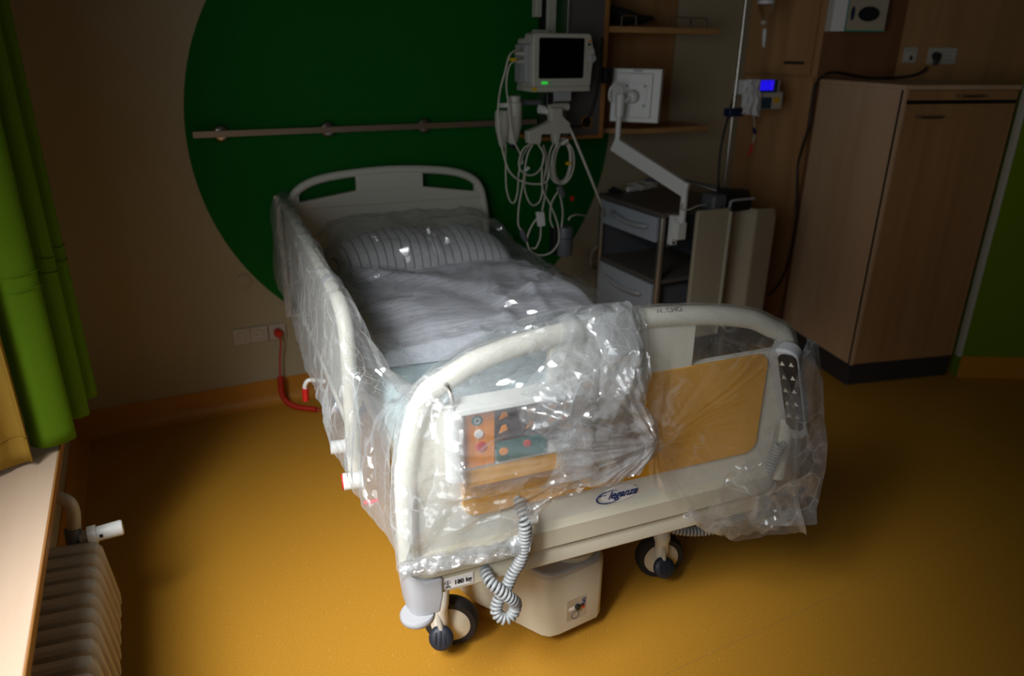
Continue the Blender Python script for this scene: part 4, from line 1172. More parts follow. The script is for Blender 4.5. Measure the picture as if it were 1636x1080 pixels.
obj('sleeve_band', MB().lathe([(.041,-.052),(.0415,-.05),(.041,-.048)], (gl_[0],2.86,gl_[2]), n=32), M['black'], cy)
obj('dark_half', MB().box((gl_[0]-.058,2.85,gl_[2]-.13),(gl_[0]-.032,2.90,gl_[2])), M['black'], cy, bevel=.006)
wc = obj('cable_clip', MB().prism([(1.5208,0.9111),(1.5555,0.9109),(1.5637,0.8480),(1.5320,0.8453)], XZ, 2.82,2.84), M['white'], bevel=.002); tag(wc, 'white clip on the leads just above the lowest loop', 'clip')
gp = obj('cable_plug', MB().tube([(1.4525,2.8400,0.8366),(1.4623,2.8400,0.8100),(1.4754,2.8400,0.7830)], [.010,.014,.009], 14), M['greyd']); tag(gp, 'small grey plug at the end of a lead by the pillow', 'plug')
gk = obj('cable_junction', MB().tube([(1.6313,2.8300,1.0192),(1.6451,2.8300,0.9933),(1.6557,2.8300,0.9701)], [.010,.016,.010], 14), M['greyd']); tag(gk, 'grey junction block below the wound lead', 'plug')
for q,lb in ((((1.4582,2.8300,1.0956),(1.4792,2.8300,1.1076)),'small white connector on the leads below the left prong'),(((1.6341,2.8200,1.2015),(1.6617,2.8200,1.2161)),'small white connector at the top of the wound lead')):
    o = obj('lead_connector', MB().tube(q, .007, 12), M['white']); tag(o, lb, 'connector', 'white lead connectors')
yt = obj('cable_tag', MB().box(*[(lambda c:(c[0]-.012,c[1]-.003,c[2]-.006))((1.6663,2.8150,1.1176)),(lambda c:(c[0]+.012,c[1]+.003,c[2]+.006))((1.6663,2.8150,1.1176))]), M['yelsticker']); tag(yt, 'small yellow tag inside the wound lead', 'tag')
rt = obj('cable_tag', MB().box(*[(lambda c:(c[0]-.009,c[1]-.003,c[2]-.010))((1.7138,2.8500,0.9536)),(lambda c:(c[0]+.007,c[1]+.003,c[2]+.010))((1.7138,2.8500,0.9536))]), M['red']); tag(rt, 'small red tag below the wound lead', 'tag')
lead([(1.9523,3.0400,1.6327),(1.9461,3.0300,1.5264),(1.9326,3.0300,1.4179),(1.9077,3.0300,1.3214),(1.8958,3.0450,1.2726)], .005, 'black cable running down the duct into its round hole', mat='black', name='duct_cable', group='black cables at the duct')
lead([(1.8895,3.0450,1.2615),(1.8253,3.0000,1.2510),(1.7517,2.9500,1.2638),(1.6984,2.9000,1.2970)], .005, 'black cable from the round hole to the monitor bracket', mat='black', name='duct_cable', group='black cables at the duct')

# ------------------------------------------------------------------ right side of the room
FRAME = Matrix.Identity(4)
# full-height built-in cupboard in the corner
FP0 = Vector((3.178,2.895,0)); FP1 = Vector((3.07,3.305,0))
FU = (FP1-FP0).normalized(); FW = (FP1-FP0).length; FNn = Vector((-FU.y,FU.x,0))
if FNn.x > 0: FNn = -FNn                      # out of the face, into the room
def face(mb, a0, a1, z0, z1, d0, d1):
    vs = []
    for z in (z0,z1):
        for a,d in ((a0,d0),(a1,d0),(a1,d1),(a0,d1)):
            p = FP0+FU*a+FNn*d; vs.append((p.x,p.y,z))
    return mb.add(vs, [(0,1,2,3),(4,7,6,5),(0,4,5,1),(1,5,6,2),(2,6,7,3),(3,7,4,0)])
cu = thing('built_in_cupboard', 'tall beech cupboard built into the room corner behind the drip stand', 'cupboard', (3.3,3.1,0))
obj('carcass', MB().prism([(FP1.x,FP1.y),(FP0.x,FP0.y),(3.55,2.745),(3.55,3.305)], XY, 0, 2.75), M['wood'], cu)
ud = obj('door', face(MB(), .030, FW-.004, 1.468, 2.70, .001, .018), M['wood'], cu, bevel=.0015)
hm = MB()
c0 = FP0+FU*.075+FNn*.018; c1 = FP0+FU*.165+FNn*.018
hp = [c0+Vector((0,0,1.525)), c0+FNn*.022+Vector((0,0,1.525)), c1+FNn*.022+Vector((0,0,1.525)), c1+Vector((0,0,1.525))]
obj('handle', hm.tube(smooth_path(hp,4), .006, 8), M['black'], ud)
obj('lower_door', face(MB(), .004, FW-.004, .11, 1.458, .001, .018), M['wood'], cu, bevel=.0015)
obj('plinth', face(MB(), 0, FW-.01, 0, .105, .0, .006), M['plinth'], cu)
# half-height cabinet
CY = radians(-13.0); CU = Vector((cos(CY),sin(CY),0)); CN = Vector((-sin(CY),cos(CY),0)); CB = Vector((3.0323,2.2604,0))
def cf(a, d, z): p = CB+CU*a+CN*d; return (p.x,p.y,z)
def cfbox(mb, a0,a1,d0,d1,z0,z1):
    vs=[cf(a,d,z) for z in (z0,z1) for a,d in ((a0,d0),(a1,d0),(a1,d1),(a0,d1))]
    return mb.add(vs,[(0,3,2,1),(4,5,6,7),(0,1,5,4),(1,2,6,5),(2,3,7,6),(3,0,4,7)])
ch = thing('storage_cabinet', 'half-height beech cabinet with a drawer over a door by the green wall', 'cabinet', tuple(CB+CU*.3+CN*.3))
pl = [cf(0,.018,0)[:2], cf(.606,.018,0)[:2], cf(.606,.455,0)[:2], cf(.006,.622,0)[:2]]
obj('carcass', MB().prism(pl, XY, .114, 1.432), M['woodl'], ch, bevel=.001)
pt_ = [cf(-.006,-.004,0)[:2], cf(.612,-.004,0)[:2], cf(.612,.458,0)[:2], cf(-.004,.628,0)[:2]]
obj('top_board', MB().prism(pt_, XY, 1.432, 1.452), M['woodl'], ch, bevel=.002)
obj('plinth', MB().prism([cf(-.002,.006,0)[:2], cf(.604,.006,0)[:2], cf(.604,.45,0)[:2], cf(.004,.62,0)[:2]], XY, 0, .114), M['plinth'], ch, bevel=.006)
dr = obj('drawer', cfbox(MB(), .020,.604, 0,.02, 1.388,1.430), M['wood'], ch, bevel=.0015)
do = obj('door', cfbox(MB(), .020,.604, 0,.02, .118,1.372), M['wood'], ch, bevel=.0015)
obj('gap_shade_strip', cfbox(MB(), .004,.604, .004,.02, 1.373,1.387), M['black'], ch)  # black strip stands in for the shade in the gap between drawer and door
obj('gap_shade_strip', cfbox(MB(), -.001,.003, .010,.022, .114,1.43), M['black'], ch)  # black strip drawn as the shade in the groove between side and front
obj('edge_strip', cfbox(MB(), 0,.017, 0,.02, .114,1.432), M['woodl'], ch, bevel=.001)
def bow(a0,a1,z):
    return MB().tube(smooth_path([cf(a0,0,z),cf(a0+.004,-.024,z),cf((a0+a1)/2,-.03,z),cf(a1-.004,-.024,z),cf(a1,0,z)],5), .0055, 8)
obj('handle', bow(.272,.40,1.406), M['steel'], dr)
obj('handle', bow(.078,.206,1.318), M['steel'], do)
# glove box on the timber lining
gb = thing('glove_box', 'white and beige glove dispenser box with a dark oval opening on the timber wall', 'box', (3.2698,2.8060,1.6830))
g0 = (3.1769,2.8906,1.6824); 
def nq(p, d): return tuple(Vector(p)-GN*d)
def nbox(a0,a1,d0,d1,z0,z1):
    mb=MB(); vs=[]
    for z in (z0,z1):
        for a,d in ((a0,d0),(a1,d0),(a1,d1),(a0,d1)):
            p = N0+GU*a-GN*d; vs.append((p.x,p.y,z))
    return mb.add(vs,[(0,1,2,3),(4,7,6,5),(0,4,5,1),(1,5,6,2),(2,6,7,3),(3,7,4,0)])
NM = plane_M((N0.x,N0.y,0), GU, (0,0,1))     # z axis of NM points into the room
def nflat(poly, d0, d1): return MB().prism(poly, lambda a,b,c: tuple(NM@Vector((a,b,c))), d0, d1)
obj('carton', nbox(.0,.26,0,.085,1.676,1.835), M['beige'], gb, bevel=.002)
obj('white_end', nbox(-.001,.064,-.0,.086,1.6755,1.836), M['label'], gb, bevel=.001)
obj('green_edge', nbox(.064,.070,.0,.0865,1.676,1.836), M['tealline'], gb)
obj('green_foot', nbox(.070,.2605,.0,.0865,1.6755,1.681), M['tealline'], gb)
obj('oval_opening', nflat(ellipse(.172,1.755,.052,.034), .0852,.0862), M['black'], gb)
obj('blue_mark', nflat(ellipse(.094,1.757,.010,.033,20), .0852,.0862), M['dkblue'], gb)
# sockets
sk = thing('switch_plate', 'single white switch plate with a dark key slot on the timber wall', 'switch', (3.5749,2.6745,1.5337))
obj('plate', nflat(rrect(.411,1.532,.480,1.606,.005), 0,.010), M['socket'], sk, bevel=.003)
obj('rocker', nflat(rrect(.424,1.545,.467,1.583,.003), .009,.013), M['offwhite'], sk, bevel=.002)
obj('key_slot', nflat(ellipse(.449,1.556,.008,.012,16), .0128,.0138), M['black'], sk)
obj('print', nflat(rrect(.424,1.589,.466,1.599,.001), .0098,.0106), M['beige'], sk)
for i,(x0,x1) in enumerate(((.533,.604),(.605,.676))):
    t = thing('wall_socket', ['white wall socket holding the black plug on the timber wall','white wall socket left empty beside the black plug on the timber wall'][i], 'socket', nq(N0+GU*((x0+x1)/2)+Vector((0,0,1.53)),0), 'sockets on the timber wall')
    obj('plate', nflat(rrect(x0,1.528,x1,1.606,.005), 0,.010), M['socket'], t, bevel=.003)
    schuko(t, tuple(NM@Vector(((x0+x1)/2,1.567,.0101))), GU, None)
kb = thing('power_cable', 'black mains cable sagging from the timber wall socket down behind the bed', 'cable', (3.6394,2.6054,1.5589))
obj('plug', MB().tube([tuple(NM@Vector((.568,1.567,.011))),tuple(NM@Vector((.566,1.566,.035))),tuple(NM@Vector((.560,1.545,.046))),tuple(NM@Vector((.553,1.522,.046)))], [.018,.018,.013,.007], 16), M['black'], kb)
cpts = [(3.6144,2.6007,1.5147),(3.5957,2.6063,1.4939),(3.5566,2.6389,1.4721),(3.4711,2.6967,1.4600),(3.3827,2.7561,1.4599),(3.2891,2.7955,1.4742),(3.2164,2.8122,1.4831),(3.1381,2.8075,1.4748),(3.1396,2.8584,1.4247),(3.1346,2.8593,1.3331),(3.1329,2.8518,1.2248),(3.1394,2.8798,1.1260),(3.1497,2.9023,1.0181),(3.1449,2.8814,0.8945),(3.1374,2.8489,0.7477),(3.1370,2.8474,0.6085),(3.1406,2.8627,0.4607),(3.1429,2.9172,0.3153),(3.1473,3.0252,0.2049)]
obj('lead', MB().tube(smooth_path(cpts,7), .0062, 8), M['black'], kb, angle=180)

# drip stand with infusion pump and bottle
IX, IY = (2.6955,2.9500,1.3816)[0], 2.95
iv = thing('drip_stand', 'steel drip stand in front of the corner cupboard', 'drip stand', (IX,IY,0))
obj('pole', MB().tube([(IX,IY,.09),(IX,IY,1.95)], .0085, 14), M['steel'], iv)
obj('lower_tube', MB().tube([(IX,IY,.05),(IX,IY,.75)], .0125, 14), M['steel'], iv)
for k in range(5):
    a = 2*pi*k/5+.3
    lg = obj('leg', MB().tube([(IX,IY,.10),(IX+.09*cos(a),IY+.09*sin(a),.09),(IX+.20*cos(a),IY+.20*sin(a),.065)], .011, 10), M['steel'], iv)
    obj('wheel', MB().lathe([(.02,-.009),(.026,-.006),(.026,.006),(.02,.009)], (IX+.20*cos(a),IY+.20*sin(a),.027), (-sin(a),cos(a),0), 20), M['black'], lg)
hk = MB()
for s in (-1,1): hk.tube(smooth_path([(IX,IY,1.95),(IX+s*.08,IY,1.955),(IX+s*.10,IY,1.975),(IX+s*.11,IY,2.0)],4), .004, 8)
obj('hook', hk, M['steel'], iv)
cz = (2.6833,2.9500,1.2920)[2]
obj('clamp', MB().box((IX-.045,IY-.03,cz-.018),(IX+.045,IY+.02,cz+.022)), M['dkblue'], iv, bevel=.005)
pu = thing('infusion_pump', 'infusion pump with a lit blue display clamped to the drip stand', 'pump', (IX+.15,IY,1.29))
pa, pb, pc = (2.6772,2.9000,1.3021), (2.9664,2.9000,1.2943), (2.9232,2.9000,1.4493)
px0, px1, pz0, pz1 = IX+.015, pb[0], pa[2]+.004, pc[2]
obj('lower_body', MB().box((px0+.06,2.895,pz0),(px1,2.99,pz0+(pz1-pz0)*.60)), M['offwhite'], pu, bevel=.008)
obj('upper_body', MB().box((px0,2.905,pz0+(pz1-pz0)*.50),(px1-.02,2.99,pz1)), M['white'], pu, bevel=.008)
ds = obj('display_hood', MB().box(((2.7712,2.9000,1.4420)[0],2.893,pz0+(pz1-pz0)*.56),((2.9207,2.9000,1.4404)[0],2.915,pz1-.002)), M['bluegreen'], pu, bevel=.005)
obj('display', MB().box(((2.7984,2.8900,1.4421)[0],2.889,(2.8061,2.8900,1.3994)[2]),((2.8854,2.8900,1.4412)[0],2.893,(2.7976,2.8900,1.4465)[2])), glow('blue_display', (.012,.005,1,1), .75), ds)
obj('display_edge', MB().box(((2.8698,2.8890,1.4414)[0],2.8885,(2.8056,2.8900,1.4024)[2]),((2.8803,2.8890,1.4413)[0],2.8895,(2.7981,2.8900,1.4436)[2])), glow('violet_display', (.06,.01,1,1), .7), ds)
obj('door_window', MB().box(((2.8187,2.8900,1.3531)[0],2.889,(2.8263,2.8900,1.3109)[2]),((2.8858,2.8900,1.3517)[0],2.897,(2.8165,2.8900,1.3651)[2])), M['bluegreen'], pu, bevel=.003)
obj('sticker', MB().box(((2.9027,2.8900,1.3514)[0],2.8935,(2.9056,2.8900,1.3362)[2]),((2.9410,2.8900,1.3505)[0],2.8955,(2.9001,2.8900,1.3650)[2])), M['yelsticker'], pu)
def gz(u,v):
    x = px0-.02+.10*u + .03*(1-v)*u; z = pz0-.014+(pz1-pz0+.018)*v - .018*u*(1-v)
    return (x + .008*NZ(Vector((u*3,v*3,1))), 2.884-.014*sin(pi*u)+.014*NZ(Vector((u*5,v*5,6))), z)
tz = obj('tissue', MB().grid(gz,24,24), M['gauze'], angle=180)
m_=tz.modifiers.new('t','SOLIDIFY'); m_.thickness=.002
tag(tz, 'crumpled white cloth tucked round the drip stand beside the pump', 'cloth')
bo = thing('infusion_bottle', 'clear infusion bottle with a white label hanging upside down on the drip stand', 'bottle', (2.8036,2.9200,1.7047))
bx = (2.7945,2.9200,1.7544)[0]; bzn = (2.8016,2.9200,1.7158)[2]
obj('glass', MB().lathe([(.012,0),(.013,.018),(.022,.032),(.036,.05),(.039,.07),(.039,.20),(.034,.22),(.01,.228)], (bx,2.92,bzn), n=32), M['clear'], bo, angle=50)
obj('paper_label', MB().lathe([(.0397,.075),(.0397,.175)], (bx,2.92,bzn), n=32, caps=False), M['label'], bo)
obj('label_line', MB().lathe([(.0399,.092),(.0399,.100)], (bx,2.92,bzn), n=32, caps=False), M['blue'], bo)
obj('stopper', MB().lathe([(.013,-.014),(.014,-.012),(.014,.002)], (bx,2.92,bzn), n=20), M['offwhite'], bo)
t0 = (2.8078,2.9200,1.6824); t1 = (2.8147,2.9200,1.6003)
obj('drip_chamber', MB().tube([t0, (t0[0]*.7+t1[0]*.3,2.92,t0[2]*.7+t1[2]*.3), t1], [.008,.011,.006], 14), M['white'], bo)
obj('tube', MB().tube(smooth_path([t1,(2.8156,2.9200,1.5284),(2.7794,2.8900,1.4569)],6), .0025, 6), M['clear'], bo)
tb = thing('drip_line', 'thin clear drip line with a red clip hanging below the pump', 'tube', (2.8243,2.9100,1.0738))
obj('tubing', MB().tube(smooth_path([(2.7894,2.9100,1.2983),(2.8069,2.9100,1.2460),(2.8204,2.9100,1.1932),(2.8133,2.9100,1.1374),(2.7986,2.9100,1.0752)],6), .003, 6), M['offwhite'], tb)
obj('tubing', MB().tube(smooth_path([(2.9754,2.9100,1.2994),(2.9740,2.9100,1.2405),(2.9296,2.9100,1.2015),(2.8635,2.9100,1.1884)],6), .0022, 6), M['clear'], tb)
obj('valve', MB().tube([(2.8033,2.9050,1.2159),(2.8203,2.9050,1.1906)], .009, 12), M['dkblue'], tb)
obj('red_clip', MB().tube([(2.8073,2.9050,1.1445),(2.8054,2.9050,1.1070),(2.7890,2.9050,1.0795)], [.006,.008,.006], 10), M['red'], tb)
ivc = obj('pump_cable', MB().tube(smooth_path([(2.7133,2.9800,1.3495),(2.6874,2.9700,1.2752),(2.6597,2.9600,1.1851),(2.6424,2.9500,1.0782),(2.6361,2.9300,0.9483),(2.6260,2.9000,0.8963)],7), .006, 8), M['black'], angle=180)
tag(ivc, 'black cable hanging down along the drip stand', 'cable')

# bedside cabinet with folding table and terminal
bc = thing('bedside_cabinet', 'grey and silver bedside cabinet with two light drawers beside the bed', 'cabinet', (2.28,2.88,0))
X0,X1,Y0,Y1 = 2.05,2.52,2.615,3.135
obj('top_board', MB().box((X0-.012,Y0-.012,.883),(X1,Y1,.905)), M['greylam'], bc, bevel=.004)
for x,y in ((X0+.015,Y0+.015),(X0+.012,Y1-.012),(X1-.02,Y0+.015),(X1-.02,Y1-.012)):
    obj('corner_post', MB().tube([(x,y,.06),(x,y,.884)], .017, 16), M['alu'], bc)
    obj('castor', MB().lathe([(.024,-.012),(.03,-.008),(.03,.008),(.024,.012)], (x,y,.0305), (.8,.6,0), 20), M['black'], bc)
d1 = obj('drawer', MB().box((X0-.006,Y0+.035,.760),(X0+.014,Y1-.028,.876)), M['drawer'], bc, bevel=.003)
d2 = obj('drawer', MB().box((X0-.006,Y0+.035,.20),(X0+.014,Y1-.028,.556)), M['drawer'], bc, bevel=.003)
obj('drawer_box', MB().box((X0+.014,Y0+.05,.77),(X0+.38,Y1-.04,.87)), M['greyd'], d1)
obj('drawer_box', MB().box((X0+.014,Y0+.05,.21),(X0+.38,Y1-.04,.54)), M['greyd'], d2)
def bowy(y0,y1,z,dz):
    return MB().tube(smooth_path([(X0-.004,y1,z+dz),(X0-.03,y1-.008,z+dz),(X0-.036,(y0+y1)/2,z-.006),(X0-.03,y0+.008,z),(X0-.004,y0,z)],6), .0105, 10)
obj('handle', bowy((2.0200,2.7100,0.8889)[1],(2.0200,2.9731,0.8368)[1],.825,.012), M['greyp'], d1)
obj('handle', bowy((2.0200,2.7229,0.5237)[1],(2.0200,3.0062,0.5072)[1],.495,.012), M['greyp'], d2)
obj('shelf', MB().box((X0+.002,Y0+.005,.562),(X1-.02,Y1-.005,.582)), M['greylam'], bc, bevel=.003)
obj('back_panel', MB().box((X1-.02,Y0+.02,.19),(X1-.008,Y1-.02,.885)), M['greyd'], bc)
obj('side_panel', MB().box((X0+.02,Y1-.02,.20),(X1-.02,Y1-.008,.885)), M['greyd'], bc)
obj('inner_panel', MB().box((X0+.40,Y0+.02,.20),(X1-.03,Y0+.032,.57)), M['greyd'], bc)
# folding table hanging at its side
tl, bl_ = (2.1810,2.5450,0.9190), (2.1684,2.5450,0.4793)
ft = obj('folding_table', MB().prism(rrect(tl[0],.30,(2.3675,2.5450,0.9061)[0],(2.2061,2.5450,0.9169)[2],.018), XZ, 2.530, 2.552), M['beige'], bc, bevel=.005)
xf = (2.3675,2.5450,0.9061)[0]; xr = (2.7028,2.6000,0.8793)[0]
def ft2(u,v):
    s = u; x = xf + (xr-xf)*s
    y = 2.535 + .055*sin(pi*min(1,s/.55))**1 *(1 if s<.55 else 1) *(1-.0*s) + .055*max(0,s-.3)
    ztop = (2.3675,2.5450,0.9061)[2] + ((2.7028,2.6000,0.8793)[2]-(2.3675,2.5450,0.9061)[2])*s
    if s > .93: ztop -= .02*((s-.93)/.07)**2
    return (x, y, .30+(ztop-.30)*v)
fl = obj('table_leaf', MB().grid(ft2,40,12), M['beige'], ft, angle=60)
q_ = fl.modifiers.new('t','SOLIDIFY'); q_.thickness = .018; q_.offset = -1
obj('hinge_strip', MB().box((xf-.006,2.522,.30),(xf+.006,2.535,(2.3675,2.5450,0.9061)[2]-.004)), M['offwhite'], ft, bevel=.002)
ha, hb_ = (2.2884,2.5600,0.9584), (2.5291,2.5600,0.9043)
hg = obj('table_hinge', MB().box((ha[0],2.56,.895),(ha[0]+.085,2.66,.975)), M['greyd'], bc, bevel=.018)
obj('hinge_cover', MB().tube([(ha[0]+.06,2.60,.965),(hb_[0]-.01,2.61,.945)], .034, 18), M['black'], hg)
obj('hinge_body', MB().box((ha[0]+.08,2.57,.885),(hb_[0]+.005,2.64,.94)), M['black'], hg, bevel=.008)
obj('hinge_loop', MB().tube(smooth_path([(ha[0]+.09,2.555,.885),(ha[0]+.092,2.552,.925),(ha[0]+.105,2.55,.945),(hb_[0]-.01,2.55,.945)],5), .006, 8), M['greyp'], hg)
obj('hinge_screw', MB().lathe([(.008,0),(.008,.004)], (ha[0]+.045,2.561,.915), (0,-1,0), 14), M['steel'], hg)
rod = obj('hinge_rod', MB().tube([(2.2824,2.7500,1.0044),(2.3553,2.6200,0.9800)], .007, 8), M['alu'], bc)
obj('hinge_tube', MB().tube([(2.1095,2.8500,1.0089),(2.2752,2.8500,1.0069),(2.4032,2.6800,0.9810)], .009, 8), M['greyd'], bc)
# bedside terminal on its white arm
bt = thing('bedside_terminal', 'white bedside terminal on a jointed arm, its back turned to the room', 'terminal', (2.117,2.55,.76))
pm = MB().box((2.075,2.572,.762),(2.11,2.602,.897)); pm.box((2.088,2.545,.79),(2.135,2.575,.868))
cl = obj('clamp', pm, M['white'], bt, bevel=.004)
obj('clamp_screw', MB().lathe([(.006,0),(.006,.004)], (2.088,2.571,.775), (0,-1,0), 12), M['black'], cl)
pz = (2.1351,2.5600,1.0448)[2]
obj('lower_pole', MB().tube([(2.117,2.56,.86),(2.117,2.56,pz)], .0155, 18), M['white'], bt)
aa = Vector((2.117,2.56,pz-.032)); ab = Vector((1.9752,2.9000,1.1683)) 
d = (ab-aa).normalized(); sd = Vector((-d.y,d.x,0)).normalized(); upv = d.cross(sd)
if upv.z < 0: upv = -upv
am = MB(); vs=[]
for p in (aa-d*.01, ab+d*.02):
    for s,h in ((-.014,-.032),(.014,-.032),(.014,.032),(-.014,.032)): vs.append(p+sd*s+upv*h)
am.add(vs,[(0,1,2,3),(4,7,6,5),(0,4,5,1),(1,5,6,2),(2,6,7,3),(3,7,4,0)])
obj('arm', am, M['white'], bt, bevel=.004)
ux, uy = ab.x, ab.y
pzt = (1.9714,2.9000,1.3972)[2]
obj('upper_pole', MB().tube([(ux,uy,ab.z-.02),(ux,uy,pzt-.06)], .0125, 16), M['white'], bt)
obj('swivel_sleeve', MB().lathe([(.016,-.10),(.020,-.098),(.021,-.01),(.018,0)], (ux+.002,uy,pzt+.0), n=24), M['white'], bt, angle=50)
obj('cable_loop', MB().tube(smooth_path([(ux+.008,uy,pzt-.01),(ux-.005,uy-.01,pzt+.032),(ux-.035,uy-.01,pzt+.042),(ux-.055,uy,pzt+.02),(ux-.05,uy+.01,pzt-.02),(ux-.03,uy+.02,pzt-.035)],6), .006, 10), M['white'], bt)
SM = plane_M(Vector((2.0753,2.9200,1.3860)), (.66,-.75,0), (.03,.06,1))
def sbox(a0,b0,a1,b1,c0,c1): 
    mb=MB(); vs=[SM@Vector(p) for p in ((a0,b0,c0),(a1,b0,c0),(a1,b1,c0),(a0,b1,c0),(a0,b0,c1),(a1,b0,c1),(a1,b1,c1),(a0,b1,c1))]
    return mb.add(vs,[(0,3,2,1),(4,5,6,7),(0,1,5,4),(1,2,6,5),(2,3,7,6),(3,0,4,7)])
tm = obj('screen_housing', sbox(-.118,-.118,.112,.118,-.05,0), M['white'], bt, bevel=.006)
obj('back_cover', sbox(-.096,-.098,.075,.098,0,.010), M['white'], tm, bevel=.005)
obj('mount_plate', sbox(-.052,-.052,.052,.052,.010,.013), M['white'], tm, bevel=.002)
bj = Vector((2.0619,2.9300,1.3801))
obj('ball_joint', MB().lathe([(.012,-.03),(.024,-.026),(.030,-.012),(.030,.0),(.022,.012),(.008,.018)], SM@Vector((-.01,-.005,.035)), SM.to_3x3()@Vector((0,0,1)), 24), M['white'], tm, angle=60)
obj('joint_link', MB().tube([SM@Vector((-.01,-.005,.04)),(ux+.006,uy,pzt-.045)], .012, 12), M['white'], tm)
for a,b in ((-.042,.042),(.042,.042),(.042,-.042)): obj('screw', MB().lathe([(.005,0),(.005,.003)], SM@Vector((a,b,.0125)), SM.to_3x3()@Vector((0,0,1)), 10), M['greyd'], tm)
obj('rating_plate', sbox(-.02,.103,.022,.113,0,.001), M['greyp'], tm)
obj('dark_cap', MB().box((1.925,2.955,(1.9706,2.9800,1.4389)[2]),(1.965,2.99,(1.9658,2.9800,1.5063)[2])), M['black'], bt, bevel=.003)
# handset with its wound cord on the cabinet
hs = thing('handset', 'white handset with its cord wound round it on the bedside cabinet', 'handset', (2.24,2.96,.905))
hp0, hp1 = Vector((2.1811,3.0828,0.9200)), Vector((2.4136,3.1594,0.9200))
obj('grip', MB().tube([hp0, hp0.lerp(hp1,.15), hp0.lerp(hp1,.5), hp0.lerp(hp1,.85), hp1], [.012,.016,.014,.016,.012], 14), M['white'], hs, angle=60)
ax = (hp1-hp0).normalized(); sx_ = Vector((-ax.y,ax.x,0))
cp_ = []
for k in range(90):
    a = 2*pi*k/15; cp_.append(hp0.lerp(hp1,.2+.5*k/90+.1*sin(a*.5)) + sx_*(.045*cos(a)) + Vector((0,0,.006+.019*max(-.7,sin(a)))) + ax*.03*cos(a*1.3))
obj('cord', MB().tube(cp_, .003, 6), M['lead'], hs, angle=180)
rd = obj('loose_end', MB().tube([(2.088,3.122,.912),(2.11,3.112,.921),(2.15,3.08,.912)], [.005,.016,.006], 10), M['bagcloth']); rd.name='cable_end'
tag(rd, 'small dark cable end at the rear edge of the bedside cabinet top', 'cable end')
tt = obj('terminal_cord', MB().tube(smooth_path([(2.105,2.55,.955),(2.09,2.545,.935),(2.13,2.545,.925),(2.2,2.56,.935),(2.27,2.58,.93)],6), .0035, 8), M['lead'], angle=180)
tag(tt, 'thin pale cord from the terminal pole across to the table hinge', 'cable')
wc_ = obj('cable_loop', MB().tube(smooth_path([(2.0769,3.1600,0.6187),(2.0562,3.1800,0.5923),(2.0558,3.2000,0.5462),(2.0618,3.2000,0.5108),(2.1155,3.2500,0.4700),(2.1788,3.3090,0.4464)],5), .008, 8), M['offwhite'], angle=180); wc_.name='cable_bend'
tag(wc_, 'pale cable bend low beside the bedside cabinet', 'cable')

# ------------------------------------------------------------------ window side: radiator, curtains
FRAME = Matrix.Identity(4)
ra = thing('radiator', 'cream column radiator under the window sill', 'radiator', (-.34,1.6,.1))
prof_r = [(-.425,.345),(-.40,.362),(-.30,.352),(-.276,.345),(-.266,.328),(-.250,.165),(-.252,.135),(-.268,.12),(-.33,.115),(-.40,.115),(-.425,.135)]
for k in range(14):
    y = 1.935-.0545*k
    mb = MB(); vs=[]; m=len(prof_r); cx,cz=-.34,.24
    for dy,s in ((-.0175,.90),(-.008,1.0),(.008,1.0),(.0175,.90)):
        for a,b in prof_r: vs.append((cx+(a-cx)*s if False else a-(.012 if s<1 else 0)*(1 if a>cx else -1), y+dy, b-(.008 if s<1 else 0)*(1 if b>cz else -1)))
    fs=[tuple(reversed(range(m))),tuple(3*m+i for i in range(m))]
    for L in range(3):
        for i in range(m): fs.append((L*m+i,L*m+(i+1)%m,(L+1)*m+(i+1)%m,(L+1)*m+i))
    obj('column', mb.add(vs,fs), M['radiator'], ra, bevel=.004, seg=3)
obj('connecting_tube', MB().tube([(-.355,1.96,.31),(-.355,1.2,.31)], .022, 14), M['radiator'], ra)
obj('connecting_tube', MB().tube([(-.355,1.96,.16),(-.355,1.2,.16)], .022, 14), M['radiator'], ra)
fe = MB()
for y in (1.85,1.3):
    fe.box((-.445,y-.012,.15),(-.41,y+.012,.31))
obj('bracket', fe, M['radiator'], ra)
pp = obj('supply_pipe', MB().tube(smooth_path([(-.44,2.02,.475),(-.36,2.0,.478),(-.325,1.985,.462),(-.318,1.98,.43),(-.325,1.975,.38),(-.33,1.97,.345)],6), .0165, 14), M['radiator'], ra)
obj('pipe_collar', MB().tube([(-.329,1.972,.385),(-.331,1.969,.335)], .020, 16), M['greyd'], pp)
obj('pipe_elbow', MB().tube([(-.331,1.97,.345),(-.345,1.955,.312)], .018, 14), M['radiator'], pp)
tv = thing('thermostat_valve', 'white cylindrical thermostat valve on the end of the radiator', 'valve', (-.28,1.97,.35))
obj('union_nut', MB().lathe([(.016,0),(.021,.002),(.021,.018),(.016,.02)], (-.318,1.968,.352), (1,.02,.03), 6), M['offwhite'], tv)
obj('collar', MB().lathe([(.02,0),(.026,.002),(.026,.022),(.021,.024)], (-.298,1.967,.354), (1,.02,.03), 24), M['white'], tv, angle=45)
obj('thermostat_head', MB().lathe([(.019,0),(.0205,.004),(.0215,.058),(.019,.062),(.004,.063)], (-.274,1.966,.355), (1,.02,.03), 28), M['white'], tv, angle=45)
obj('index_mark', MB().box((-.268,1.943,.356),(-.260,1.9455,.364)), M['black'], tv)
